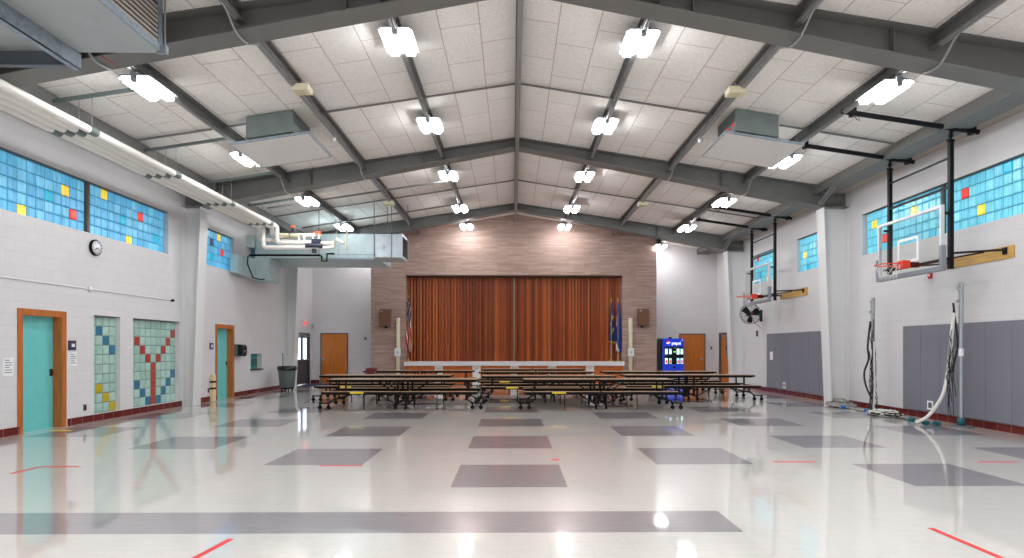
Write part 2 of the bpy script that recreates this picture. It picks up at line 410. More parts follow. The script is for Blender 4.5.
def blocks(mb, xg, s, y0, ny, ztop, nz, pick, by=.2):
    """pillowed glass blocks, face toward the hall; s=+1 faces +x"""
    for i in range(ny):
        for j in range(nz):
            ya, yb = y0+i*by+.008, y0+(i+1)*by-.008; zb, za = ztop-j*.2-.008, ztop-(j+1)*.2+.008
            m = pick(i, j); x0 = xg; x1 = xg+s*.012; x2 = xg+s*.02; e = .022
            P = [(x0, ya, za), (x0, yb, za), (x0, yb, zb), (x0, ya, zb), (x1, ya, za), (x1, yb, za), (x1, yb, zb), (x1, ya, zb),
                 (x2, ya+e, za+e), (x2, yb-e, za+e), (x2, yb-e, zb-e), (x2, ya+e, zb-e)]
            mb.add(P, [(0,1,5,4),(1,2,6,5),(2,3,7,6),(3,0,4,7),(4,5,9,8),(5,6,10,9),(6,7,11,10),(7,4,8,11),(8,9,10,11)], m)
rnd = random.Random(3)
dark_frame = mat('window_frame_brown', srgb(92,84,76), .5)
def clerestory(n, side, hole, panels, spec, label, mull=()):
    xw = XL if side < 0 else XR; s = -side; d = .09
    root = bpy.data.objects.new('window_%d' % n, None); COL.objects.link(root); struct(root, label)
    xg = xw+side*(d+.02)
    base = skyL if side < 0 else skyR; ms = base+[YEL, RED, CYA, DRK]; idx = {'y': 3, 'r': 4, 'c': 5, 'd': 6}
    for pi, (ya, ny) in enumerate(panels):
        mb = MB()
        def pick(i, j):
            yc = ya+i*.2+.1
            for (yy, row, c) in spec:
                if abs(yy-yc) < .1 and row == j: return idx[c]
            return rnd.choice((0, 0, 1, 2))
        blocks(mb, xg, s, ya, ny, 4.69, 5, pick, (.2))
        xm = xg+s*.004
        mb.box(min(xg-side*-.08, xm), max(xg-side*-.08, xm), ya, ya+ny*.2, 3.7, 4.69, 7)
        mb.build('glass_blocks', ms+[mort], root)
    mb = MB(); a, b = sorted((xw+side*.001, xw+side*.10)); mb.box(a, b, hole[0], hole[1], 4.69, 4.725); mb.build('head_frame', dark_frame, root)
    if mull:
        mb = MB()
        for ym in mull: mb.box(min(xw+side*.04, xw+side*.12), max(xw+side*.04, xw+side*.12), ym-.035, ym+.035, 3.7, 4.69)
        mb.build('mullion', dark_frame, root)
    mb = MB(); a, b = sorted((xw+side*.14, xw+side*.3)); mb.box(a, b, hole[0], hole[1], hole[2], hole[3]); mb.build('backing', mort, root)
clerestory(1, -1, CL[0], [(9.31, 13), (11.99, 13)], [(12.49,0,'y'),(13.09,2,'c'),(13.69,1,'r'),(13.29,4,'y'),(14.29,3,'c'),(11.61,3,'r'),(11.41,1,'y'),(11.01,2,'c'),(10.41,4,'y'),(9.81,1,'r')], 'long high glass block window on the left wall over the clock', [11.95])
clerestory(2, -1, CL[1], [(16.22, 9)], [(17.3,0,'y'),(16.9,1,'d'),(17.5,2,'r'),(16.9,3,'c')], 'short high glass block window beyond the left column')
clerestory(3, -1, CL[2], [(19.55, 9)], [(20.4,4,'r'),(20.85,4,'c'),(21.05,4,'c'),(20.2,4,'c')], 'high glass block window behind the duct')
clerestory(4, 1, CR[0], [(9.31, 13), (11.99, 13)], [(10.48,0,'c'),(11.48,1,'r'),(11.08,3,'y'),(12.95,1,'y'),(13.35,0,'c'),(14.35,1,'y'),(13.95,3,'r'),(12.35,4,'c')], 'long high glass block window on the right wall behind the near backboard', [11.95])
clerestory(5, 1, CR[1], [(16.22, 9)], [(16.95,1,'r'),(17.65,2,'y'),(17.45,4,'c')], 'short high glass block window beyond the right column')
clerestory(6, 1, CR[2], [(19.62, 9)], [(21.1,0,'r'),(20.4,4,'y'),(20.9,3,'c')], 'high glass block window behind the far backboard')
gm = mat('green_block_joint', srgb(108,124,118), .7)
gbl = [mat('green_glass_block', srgb(160,196,186), .18, noise=.10, nscale=9, coat=.5), mat('green_glass_block_pale', srgb(172,206,196), .18, noise=.10, nscale=9, coat=.5)]
cb = [mat('yellow_glass_block', srgb(196,172,40), .2, coat=.5), mat('red_glass_block', srgb(170,70,58), .2, coat=.5), mat('blue_glass_block', srgb(50,120,150), .2, coat=.5)]
def tall_panel(n, hole, ny, spec, label):
    root = bpy.data.objects.new('window_%d' % n, None); COL.objects.link(root); struct(root, label)
    mb = MB(); xg = XL-.11
    def pick(i, j):
        return 2+'yrb'.index(spec[(i, j)]) if (i, j) in spec else rnd.choice((0, 1))
    blocks(mb, xg, 1, hole[0], ny, 2.09, 10, pick, (hole[1]-hole[0])/ny)
    # replace 10 rows of .2 by .195: scale z about the head
    mb.v = [(x, y, 2.09-(2.09-z)*.973) for (x, y, z) in mb.v]
    mb.box(xg-.1, xg+.004, hole[0], hole[1], hole[2], hole[3], 5)
    mb.build('glass_blocks', gbl+cb+[gm], root)
    MB().box(XL-.11, XL-.001, hole[0], hole[1], hole[3]-.012, hole[3]+.006).build('head_frame', dark_frame, root)
tall_panel(7, PN, 4, {(1,1):'b',(2,2):'b',(3,3):'b',(1,7):'y',(2,8):'y',(3,9):'y'}, 'narrow tall green glass block panel')
ws = {(0,2):'r',(1,3):'r',(2,4):'r',(3,5):'r',(3,6):'r',(3,7):'r',(3,8):'r',(3,9):'r',(4,4):'r',(5,3):'r',(6,2):'r',(7,1):'r',(0,7):'b',(1,8):'b',(2,9):'b',(4,9):'b',(5,8):'b',(6,7):'b',(7,6):'b'}
ws = {(a+1, b): c for (a, b), c in ws.items()}
tall_panel(8, PW, 9, ws, 'wide tall green glass block panel with a red letter Y shape')

# ---------------------------------------------------------------- doors
def side_door(n, h, label):
    root = bpy.data.objects.new('door_%d' % n, None); COL.objects.link(root); struct(root, label)
    MB().box(XL-.19, XL-.15, h[0], h[1], 0, h[3]).build('door_slab', teal, root)
    mb = MB(); c = .10
    mb.box(XL-.2, XL+.015, h[0]-c, h[0]+.005, 0, h[3]+c-.01); mb.box(XL-.2, XL+.015, h[1]-.02, h[1]+c, 0, h[3]+c-.01); mb.box(XL-.2, XL+.015, h[0]+.005, h[1]-.02, h[3]-.02, h[3]+c-.01)
    mb.build('casing', casing, root)
    mb = MB(); mb.box(XL-.15, XL-.143, h[1]-.10, h[1]-.03, .94, 1.07); mb.cyl((XL-.145, h[1]-.065, 1.0), (XL-.12, h[1]-.065, 1.0), .022); mb.build('door_knob', mat('dark_bronze', srgb(70,62,56), .35, .6), root)
side_door(1, D1, 'near teal door in orange stained wooden casing')
side_door(2, D2, 'far teal door in orange stained wooden casing')
metal_frame = mat('grey_door_frame', srgb(78,78,84), .5)
def back_door(n, x0, x1, zt, kx, label):
    root = bpy.data.objects.new('door_%d' % n, None); COL.objects.link(root); struct(root, label)
    MB().box(x0+.04, x1-.04, YB-.035, YB-.005, .01, zt-.04).build('door_slab', doorwood, root)
    mb = MB(); mb.box(x0, x0+.04, YB-.05, YB, 0, zt); mb.box(x1-.04, x1, YB-.05, YB, 0, zt); mb.box(x0+.04, x1-.04, YB-.05, YB, zt-.04, zt); mb.build('door_frame', metal_frame, root)
    mb = MB(); mb.cbox((kx, YB-.045, .98), (.09, .02, .09)); mb.lathe((kx, YB-.09, .98), [(.012, .04), (.03, .02), (.034, 0), (.02, -.02)], 12, 0, 'y'); mb.build('door_knob', mat('satin_chrome', srgb(200,200,204), .3, .8), root)
back_door(3, -7.95, -6.82, 2.07, -7.83, 'orange veneer door at the left end of the back wall')
back_door(4, 6.91, 8.00, 2.05, 7.85, 'orange veneer door beside the drinks machine')
# double glazed door, left wall far end
root = bpy.data.objects.new('door_5', None); COL.objects.link(root); struct(root, 'dark double door with lit glass')
glass_lit = mat('daylit_pane', srgb(205,225,245), .2, emit=1.3, ecol=srgb(215,230,250))
bronze = mat('dark_bronze_frame', srgb(66,66,74), .4)
mb = MB(); y0, y1 = DD[0], DD[1]
mb.box(XL-.16, XL+.01, y0, y0+.07, 0, 2.05); mb.box(XL-.16, XL+.01, y1-.07, y1, 0, 2.05); mb.box(XL-.16, XL+.01, y0+.07, y1-.07, 1.98, 2.05); mb.build('door_frame', bronze, root)
ym = (y0+y1)/2
for a, b in ((y0+.075, ym-.005), (ym+.005, y1-.075)):
    mb = MB(); mb.box(XL-.1, XL-.05, a, a+.1, .02, 1.97); mb.box(XL-.1, XL-.05, b-.1, b, .02, 1.97); mb.box(XL-.1, XL-.05, a+.1, b-.1, 1.85, 1.97); mb.box(XL-.1, XL-.05, a+.1, b-.1, .02, 1.0)
    lf = mb.build('door_leaf', bronze, root)
    MB().box(XL-.085, XL-.07, a+.1, b-.1, 1.0, 1.85).build('pane', glass_lit, lf)
    mb = MB(); mb.cyl((XL-.01, a+.06, .98), (XL-.01, b-.06, .98), .018); mb.box(XL-.05, XL-.005, a+.04, a+.08, .94, 1.02); mb.box(XL-.05, XL-.005, b-.08, b-.04, .94, 1.02); mb.build('push_bar', mat('bar_metal', srgb(150,140,130), .4, .5), lf)
    mb = MB(); mb.box(XL-.05, XL, (a+b)/2-.15, (a+b)/2+.15, 1.88, 1.94); mb.bar((XL-.02, (a+b)/2, 1.9), (XL+.22, (a+b)/2+.1, 1.96), .02, .02); mb.build('door_closer', steel_light, lf)
# right wall door
root = bpy.data.objects.new('door_6', None); COL.objects.link(root); struct(root, 'orange door with narrow glass slit in the right wall')
mb = MB(); y0, y1 = DR[0], DR[1]
mb.box(XR-.01, XR+.16, y0, y0+.05, 0, 2.07); mb.box(XR-.01, XR+.16, y1-.05, y1, 0, 2.07); mb.box(XR-.01, XR+.16, y0+.05, y1-.05, 2.01, 2.07); mb.build('door_frame', metal_frame, root)
mb = MB(); mb.box(XR+.06, XR+.1, y0+.05, y1-.05, .01, 2.01); mb.build('door_slab', doorwood, root)
mb = MB(); mb.box(XR+.05, XR+.06, y0+.55, y0+.72, 1.1, 1.85); mb.build('vision_pane', mat('dark_pane', srgb(60,74,96), .1, coat=1), root)
mb = MB(); mb.box(XR+.045, XR+.06, y0+.12, y0+.24, .72, 1.1); mb.cyl((XR, y0+.18, .98), (XR+.05, y0+.18, .98), .03); mb.build('door_handle', mat('dark_bronze2', srgb(90,76,60), .35, .6), root)
mb = MB(); mb.box(XR-.02, XR+.05, y0+.6, y0+.95, 1.9, 1.97); mb.build('door_closer', steel_light, root)

# serving hatch in left wall
root = bpy.data.objects.new('window_9', None); COL.objects.link(root); struct(root, 'small serving hatch in the left wall')
h = HATCH
MB().box(XL-.20, XL-.16, h[0], h[1], h[2], h[3]).build('shutter', mat('hatch_teal', srgb(70,160,155), .5), root)
mb = MB()
for k in range(3): mb.box(XL-.159, XL-.15, h[0]+.28+k*.2, h[0]+.42+k*.2, h[2]+.08, h[3]-.18)
mb.build('glazing_bars', mat('hatch_dark', srgb(46,80,84), .3), root)
MB().box(XL-.22, XL+.04, h[0]-.03, h[1]+.03, h[2]-.04, h[2]).build('sill', mat('hatch_sill', srgb(84,66,54), .5), root)

# ---------------------------------------------------------------- wall pads, right wall
for nm, (ya, yb, lab) in enumerate(((9.0, 13.02, 'near run of grey vinyl wall pads behind the steel volleyball post'), (16.07, 20.07, 'far run of grey vinyl wall pads between the two right wall columns'))):
    root = thing('wall_pad_run', lab, 'wall padding', (XR, (ya+yb)/2, 0), group='grey wall pads on the right wall')
    n = 7 if nm == 0 else 7; wd = (yb-ya)/n
    for i in range(n):
        MB().box(-.05, -.001, -wd/2+.002, wd/2-.002, .15, 1.92).build('pad_panel', pad, root, .012, (0, ya+wd*(i+.5)-(ya+yb)/2, 0))
    yo = 12.15 if nm == 0 else 18.75
    mb = MB(); c = yo-(ya+yb)/2; mb.box(-.056, -.051, c-.09, c+.09, .20, .38); ot = mb.build('outlet_cutout', paper, root)
    MB().box(-.06, -.056, c-.05, c+.05, .235, .345).build('outlet', mat('outlet_dark', srgb(90,96,96), .5), ot)
    if nm: MB().box(-.055, -.051, 1.5, 1.72, 1.07, 1.33).build('notice_sheet', paper, root)

# ---------------------------------------------------------------- ceiling lights
def make_light():
    root = thing('ceiling_light', '', 'light', (0, 0, 0), group='twin lens ceiling lights')
    mb = MB(); mb.box(-.05, .05, -.40, .40, .03, .12); mb.prism([(-.26, .045), (-.25, .045), (-.2, .075), (.2, .075), (.25, .045), (.26, .045), (.21, .10), (-.21, .10)], -.36, .36); mb.box(-.045, .045, -.40, -.34, -.02, .05)  # wide skirt added to the housing to keep lens light off the ceiling
    mb.build('housing', mat('light_housing', srgb(176,182,190), .4, .3), root)
    for s in (-1, 1):
        a, b = (.055, .205) if s > 0 else (-.205, -.055)
        mb = MB(); mb.prism([(a+.015, -.015), (b-.015, -.015), (b, .015), (b, .06), (a, .06), (a, .015)], -.33, .33)
        mb.build('lens', lens, root)
    mb = MB()
    mb.tube([(.05, -.38, .1), (.09, -.46, .04), (.07, -.49, .0), (.03, -.44, .06), (0, -.39, .1)], .006, 6)
    mb.build('cord', black, root)
    return root
rowsY = [9.5, 13.05, 16.78, 20.4, 23.25]
IZ = [6.20, 6.20, 6.17, 6.10, 6.06]; ordn = ['nearest', 'second nearest', 'third nearest', 'fourth nearest', 'farthest']
L0 = None
for (dx, rowname) in ((-5.78, 'far left row'), (-1.88, 'row just left of the ridge'), (1.88, 'row just right of the ridge'), (5.78, 'far right row')):
    zc = ceil(RX+dx)-.2-.19
    for k, y in enumerate(rowsY):
        lab = 'lit twin-lens ceiling light, %s in the %s' % (ordn[k], rowname)
        if L0 is None: L0 = make_light(); o = L0
        else: o = copy_tree(L0)
        o['label'] = lab; o.location = (RX+dx, y+(.02 if abs(dx) > 3 else 0), zc)
        if abs(dx) > 3 and k == 4: o.location.y = 24.2
        if abs(dx) < 3: o.location.z = IZ[k]

# speakers/boxes on purlins
def cream_box(loc, lab):
    root = thing('ceiling_box', lab, 'box', loc, group='cream boxes on the purlins')
    MB().box(-.15, .15, -.13, .13, 0, .11).build('housing', cream, root, .012)
    mb = MB(); mb.box(-.12, .06, -.10, .10, -.006, 0); mb.build('cover_plate', mat('cream_dark', srgb(206,196,160), .5), root)
    MB().cyl((.0, 0, .12), (0, 0, .2), .02).build('stem', steel_light, root)
for x, y, w_ in ((-3.72, 10.48, 'near cream box under the left middle purlin'), (3.95, 10.48, 'near cream box under the right middle purlin'), (-3.88, 18.6, 'far cream box under the left middle purlin'), (4.08, 18.6, 'far cream box under the right middle purlin')):
    cream_box((x+(.08 if x < 0 else -.08), y, ceil(x)-.30), w_)
for x, lab in ((-3.8, 'small white detector on the left middle purlin near the second frame'), (4.0, 'small white detector on the right middle purlin near the second frame')):
    tag(MB().lathe((x, 12.85, ceil(x)-.30), [(.02, -.03), (.05, -.02), (.06, .02), (.05, .07)], 14).build('smoke_detector', white), lab, 'detector', 'ceiling detectors')

# ---------------------------------------------------------------- roof fans with hanging baffle panels
def exhaust(x0, x1, px0, px1, y0, lab, mirror):
    zc = lambda x: ceil(x)
    xm = (x0+x1)/2; root = thing('exhaust_unit', lab, 'ventilator', (xm, y0+.6, zc(xm)-.6), group='roof exhaust units')
    o = (xm, y0+.6, zc(xm)-.6); L = lambda p: (p[0]-o[0], p[1]-o[1], p[2]-o[2])
    drop = .44
    P = [L((x, y, zc(x)-dz)) for dz in (drop, .015) for (x, y) in ((x0, y0+.15), (x1, y0+.15), (x1, y0+1.15), (x0, y0+1.15))]
    MB().hexa(P).build('sheet_metal_box', mat('vent_box', srgb(124,136,134), .5, .2, noise=.08, nscale=4), root)
    P = [L((x, y, zc(x)-dz)) for dz in (drop+.10, drop+.06) for (x, y) in ((px0, y0+.1), (px1, y0+.1), (px1, y0+1.55), (px0, y0+1.55))]
    MB().hexa(P).build('baffle_panel', mat('baffle_board', srgb(226,224,222), .9, noise=.06, nscale=30), root)
    mb = MB()
    for (xa, xb, ya, yb) in ((px0, px1, y0+.085, y0+.1), (px0, px1, y0+1.55, y0+1.565), (px0-.015, px0, y0+.085, y0+1.565), (px1, px1+.015, y0+.085, y0+1.565)):
        mb.hexa([L((x, y, zc(x)-dz)) for dz in (drop+.105, drop+.055) for (x, y) in ((xa, ya), (xb, ya), (xb, yb), (xa, yb))])
    mb.build('edge_trim', galv_dark, root)
    mb = MB(); mb.hexa([L((x, y, zc(x)-dz)) for dz in (drop+.06, drop) for (x, y) in ((x0+.05, y0+.2), (x1-.05, y0+.2), (x1-.05, y0+1.1), (x0+.05, y0+1.1))]); mb.build('intake_throat', black, root)
    if mirror:
        mb = MB()
        for k in (0, .13): mb.cbox(L((x0-.012, y0+.25+k*2, zc(x0)-.30)), (.02, .06, .05))
        mb.build('warning_light', mat('red_plastic', srgb(225,50,40), .4, emit=.4), root)
exhaust(-5.16, -4.26, -5.42, -3.95, 11.6, 'sheet-metal roof exhaust unit with hanging baffle, left of the ridge', 0)
exhaust(4.30, 5.14, 4.10, 5.60, 11.5, 'sheet-metal roof exhaust unit with hanging baffle, right of the ridge', 1)

# ---------------------------------------------------------------- near air handler, top left
root = thing('air_handler', 'large sheet-metal air handler with side louvre, hung in the top left corner', 'air handler', (-5.8, 6.6, 5.3))
x0, x1, y0, y1, z0 = -7.2+5.8, -4.6+5.8, 5.2-6.6, 7.95-6.6, 0
MB().prism([(x0, 0), (x1, 0), (x1, ceil(-4.6)-5.3-.01), (x0, ceil(-7.2)-5.3-.01)], y0, y1).build('casing', duct_paint, root)
mb = MB()
for (a, b, c, d) in ((y0, y1, .0, .09), (y0, y1, .60, .69)): mb.box(x1, x1+.03, a, b, c, d)
mb.box(x1, x1+.03, y1-.09, y1, .09, .60); mb.box(x1, x1+.03, y1-1.6, y1-1.5, .09, .6)
fr = mb.build('louvre_frame', galv_dark, root)
mb = MB()
for k in range(8):
    z = .105+k*.062; mb.bar((x1+.01, y1-1.5, z+.01), (x1+.01, y1-.09, z+.01), .014, .034, up=(0, 0, 1))
lv = mb.build('louvre_slats', mat('louvre_metal', srgb(178,170,160), .5, .1), root)
MB().box(x1-.02, x1+.002, y1-1.5, y1-.09, .09, .6).build('louvre_throat', black, root)
MB().cyl((x1+.07, y1-.02, -.02), (x1+.07, y1-.02, .68), .012).build('hanger_rod', steel_light, root)
mb = MB(); mb.cbox((x1+.04, y1-.02, .03), (.12, .06, .1)); mb.build('hanger_bracket', galv_dark, root)
mb = MB(); xc = -5.66+5.8
mb.box(xc-.012, xc, y0, y1+.05, -.21, -.001); mb.box(xc-.09, xc, y0, y1+.05, -.21, -.198); mb.build('support_channel', galv_dark, root)
mb = MB(); mb.box(x0, xc-.012, y1-.03, y1-.02, -.20, -.001); mb.box(x0, xc-.09, y1-.1, y1-.02, -.21, -.198); mb.build('cross_channel', mat('slate_steel', srgb(104,112,120), .5, .3), root)
mb = MB(); mb.tube([(.42, 1.36, -.03), (.5, 1.42, -.08), (.56, 1.5, -.12)], .008, 6); mb.build('cable', mat('red_cable', srgb(150,50,50), .5), root)

# ---------------------------------------------------------------- pipe rack, left
px = [-7.42, -7.23, -7.04, -6.83]; PZ = 4.97; PY1 = 17.6
lab = ['white insulated pipe nearest the left wall', 'white insulated pipe second from the left wall', 'white insulated pipe third from the left wall', 'white insulated pipe farthest from the left wall']
for k, x in enumerate(px):
    yy = PY1; z2 = 4.80 if k % 2 == 0 else 4.60; xe_ = -6.35 if k > 1 else -6.1
    z2 = [4.60, 4.36, 4.74, 4.50][k]
    pts = [(x, -2, PZ), (x, yy-.12, PZ), (x, yy-.02, PZ-.03), (x, yy, PZ-.12), (x, yy, z2+.12), (x+.03, yy, z2+.03), (x+.12, yy, z2), (-5.62, yy, z2)]
    if k == 0: pts = pts[:4]+[(x, yy, z2+.12), (x+.03, yy, z2+.03), (x+.12, yy, z2), (x+.42, yy, z2), (-6.2, yy+.0, z2)]
    o = MB().tube(pts[:2]+smooth(pts[2:], 4), .062, 12).build('insulated_pipe', insul)
    # keep parallel runs apart in depth
    if k in (0, 2): o.location.y = .16
    tag(o, lab[k]+', turning down at the duct', 'pipe', 'white insulated pipes under the eave')
for y, lb in ((9.9, 'nearest'), (12.35, 'second nearest'), (14.75, 'third nearest'), (17.1, 'farthest')):
    root = thing('pipe_hanger', 'pipe hanger with trapeze rods over the white pipes, %s of the four' % lb, 'hanger', (-7.1, y, PZ), group='pipe hangers on the left')
    mb = MB(); mb.bar((-.38, 0, ceil(-7.48)-.13-PZ), (1.33, 0, ceil(-5.77)-.13-PZ), .05, .05); mb.build('cross_bar', mat('teal_grey_strut', srgb(116,130,128), .5, .3), root)
    for x in px: MB().cyl((x+7.1, 0, .05), (x+7.1, 0, ceil(x)-.13-PZ), .006, 6).build('rod', steel_light, root)
    for x in px:
        mb = MB(); mb.cyl((x+7.1, -.09, 0), (x+7.1, .09, 0), .07, 12); mb.build('clamp', mat('clamp_grey', srgb(120,134,130), .4, .5), root)

# ---------------------------------------------------------------- far air handler and duct
tealgalv = mat('duct_sheet', srgb(186,206,208), .42, .35, noise=.1, nscale=4)
root = thing('duct_unit', 'long sheet-metal duct unit hung from rods at the far left', 'duct', (-6, 19.6, 4.27))
MB().box(-2.04, 1.70, -.6, 1.75, 0, .75).build('main_casing', tealgalv, root)
mb = MB()
for x in (-1.1, -.35, .55): mb.box(x-.006, x+.006, -.612, -.6, .02, .73)
mb.box(-2.04, 1.70, -.615, -.6, .1, .115); mb.build('panel_seams', galv_dark, root)
MB().box(1.702, 2.48, -.6, .5, .02, .75).build('outlet_duct', galv, root)
mb = MB(); mb.box(2.482, 2.53, -.62, -.54, .0, .77); mb.box(2.482, 2.53, .44, .52, .0, .77); mb.box(2.482, 2.53, -.54, .44, .0, .08); mb.box(2.482, 2.53, -.54, .44, .69, .77); gr = mb.build('grille_frame', galv, root)
mb = MB(); mb.box(2.482, 2.49, -.54, .44, .08, .69)
for k in range(9): mb.bar((2.51, -.54, .12+k*.065), (2.51, .44, .12+k*.065), .04, .006, up=(-.6, 0, .8))
mb.build('grille_vanes', mat('grille_dark', srgb(84,80,78), .5, .3), gr)
MB().box(-2.04, -1.60, -.6, .25, -.70, -.001).build('drop_duct', tealgalv, root)
MB().hexa([(-2.22,-1.9,-.62),(-2.02,-1.9,-.62),(-2.045,.2,-.7),(-2.25,.2,-.7),(-2.22,-1.9,-.1),(-2.02,-1.9,-.1),(-2.045,.2,0),(-2.25,.2,0)]).build('wall_duct', tealgalv, root)
mb = MB(); mb.cbox((-2.18, -.68, .48), (.26, .14, .36)); mb.build('control_box', mat('pale_green_box', srgb(178,200,196), .5), root, .01)
mb = MB(); mb.lathe((.12, -.61, .45), [(.07, 0), (.07, -.01)], 14, 0, 'y'); mb.build('access_plate', white, root); MB().lathe((1.95, -.61, .35), [(.06, 0), (.06, -.01)], 14, 0, 'y').build('access_plate', white, root)
for x, y in ((-.05, -.66), (.2, .3), (1.66, -.63), (1.9, .2), (2.2, -.62), (2.55, .3)): MB().cyl((x, y, -.02), (x, y, ceil(-6+x)-4.27-.05), .012, 6).build('hanger_rod', steel, root)
MB().bar((.25, -.7, -.04), (1.68, -.7, -.04), .05, .05).build('support_angle', galv_dark, root)
# valves on pipe run
root = thing('valve_assembly', 'cluster of valves with orange handle where the white pipes meet the duct', 'valve', (-5.75, 17.6, 4.36))
MB().tube([(.2, 0, .12), (.55, 0, .12)], .06).build('elbow_fitting', insul, root); mb = MB()
mb.tube([(-.45, .0, .2), (-.45, 0, .38), (-.3, 0, .38), (-.3, 0, .2)], .035, 8); mb.build('elbow_fitting', insul, root); mb = MB(); mb.tube([(-.05, 0, .22), (-.05, 0, .4), (.12, 0, .4), (.12, 0, .22)], .035, 8); mb.build('elbow_fitting', insul, root); mb = MB()
mb.tube([(.55, .0, .2), (.55, 0, .02), (.3, .0, -.02), (.1, 0, .0)], .05, 10); mb.build('elbow_fitting', insul, root); mb = MB(); mb.tube([(.62, 0, .25), (.85, 0, .12)], .05, 10)
mb.build('elbow_fitting', insul, root)
mb = MB(); mb.cyl((-.25, 0, .05), (.25, 0, .05), .09); mb.cbox((.05, 0, .18), (.25, .14, .12)); mb.cbox((.0, -.02, -.1), (.12, .1, .12)); mb.build('valve_body', mat('dark_valve', srgb(58,62,74), .4, .4), root); MB().cbox((-.62, 0, .51), (.08, .08, .12)).build('valve_body', mat('dark_valve', 0), root)
for hx, hz, hw in ((.1, .43, .18), (-.62, .6, .1)): MB().cbox((hx, 0, hz), (hw, .09, .06)).build('orange_handle', mat('orange_paint', srgb(225,96,42), .5), root)
mb = MB(); mb.cyl((-1.05, .05, .36), (-.75, .05, .36), .07); mb.cyl((-.7, .05, .36), (-.4, .05, .36), .07); mb.cyl((.92, -.02, -.1), (.95, -.02, .55), .02); mb.build('gauge_pipe', mat('buff_insulation', srgb(206,196,168), .6), root)
o = MB().tube([(-7.95, 18.35, 4.25), (-5.85, 18.35, 4.25), (-5.78, 18.35, 4.22), (-5.78, 18.35, 4.08), (-5.62, 18.35, 4.08), (-5.62, 18.35, 4.3), (-5.4, 18.35, 4.3)], .03, 8).build('gas_pipe', black)
tag(o, 'black gas pipe running along the front of the far duct unit', 'pipe')
o = MB().tube([(-7.93, 18.35, 4.25), (-7.95, 18.25, 4.2), (-7.95, 18.2, 3.98), (-7.95, 18.6, 3.6), (-7.85, 18.9, 3.58), (-7.75, 18.97, 3.6)], .02, 8).build('drain_pipe', black)
tag(o, 'thin black pipe curving below the duct at the left wall', 'pipe')
for y, z in ((17.1, 0), (19.9, 0)):
    mb = MB(); mb.bar((-6.9, y, ceil(-6.9)-.28), (-1.9, y, ceil(-1.9)-.28), .04, .04)
    tag(mb.build('strut_channel', steel), 'grey strut crossing the left roof bay %s the far duct' % ('in front of' if y < 18 else 'above'), 'strut', 'struts across the left roof bay')

# ---------------------------------------------------------------- left wall fittings
root = thing('wall_clock', 'round black-rimmed wall clock under the left clerestory window', 'clock', (XL, 12.05, 3.43))
MB().lathe((0, 0, 0), [(.155, .0), (.16, .04), (.15, .055), (.135, .05)], 32, 0, 'x').build('rim', black, root)
MB().lathe((.052, 0, 0), [(.134, 0), (.134, .004)], 32, 0, 'x').build('dial', paper, root)
mb = MB()
for k in range(12):
    a = k*PI/6; mb.bar((.058, math.sin(a)*.10, math.cos(a)*.10), (.058, math.sin(a)*.125, math.cos(a)*.125), .012, .004, up=(1, 0, 0))
mb.bar((.059, 0, 0), (.059, -.05, -.045), .012, .004, up=(1, 0, 0)); mb.bar((.060, 0, 0), (.060, .085, -.05), .008, .004, up=(1, 0, 0)); mb.build('hands_and_ticks', black, root)
root = thing('wall_conduit', 'thin white conduit with junction box along the left wall', 'conduit', (XL, 11.9, 2.60))
MB().cyl((.015, -8, .0), (.015, 2.75, 0), .012, 8).build('pipe', white, root)
MB().lathe((0, 0, 0), [(.05, 0), (.055, .03), (.03, .06)], 16, 0, 'x').build('junction_box', white, root)
mb = MB(); mb.lathe((0, 2.83, 0), [(.02, 0), (.035, .05), (.02, .08)], 12, 0, 'x'); mb.build('sensor', black, root)
def plate(loc, w_, h_, m, name, lab, cat, x=None, lines=0, th=.012):
    s = 1 if loc[0] < 0 else -1
    root = thing(name, lab, cat, loc)
    MB().box(min(0, s*th), max(0, s*th), -w_/2, w_/2, -h_/2, h_/2).build('sheet' if m is paper else 'plate', m, root)
    if lines:
        mb = MB(); a, b = sorted((s*th, s*(th+.002)))
        for k in range(lines):
            z = h_/2-h_*(k+1)/(lines+1.5); mb.box(a, b, -w_*.36, w_*.36*(1 if k % 3 else .4), z-.006, z+.006)
        mb.build('print', ink, root)
    return root
navy = mat('navy_sign', srgb(52,48,78), .4)
r_ = plate((XL, 11.44, 1.50), .20, .18, navy, 'room_sign', 'dark navy room sign beside the near teal door', 'sign')
MB().box(.013, .015, -.02, .06, -.03, .03).build('pictogram', paper, r_)
plate((XL, 11.46, 1.24), .19, .26, paper, 'posted_notice', 'white notice taped just below the navy room sign', 'notice', lines=5)
plate((XL, 10.0, 1.14), .2, .3, paper, 'posted_notice', 'white notice taped left of the near teal door', 'notice', lines=6)
r_ = plate((XL, 16.68, 1.50), .2, .18, navy, 'room_sign', 'dark navy room sign beside the far teal door', 'sign')
MB().box(.013, .015, -.02, .05, -.04, .04).build('pictogram', paper, r_)
for y, lb in ((11.78, 'between the near teal door and the glass block panel'), (16.52, 'between the left column and the far teal door')):
    r_ = plate((XL, y, .30), .075, .12, mat('outlet_steel', srgb(120,112,100), .4, .4), 'wall_outlet', 'small metal wall outlet '+lb, 'outlet')
    MB().box(.013, .016, -.02, .02, -.04, .04).build('sockets', black, r_)
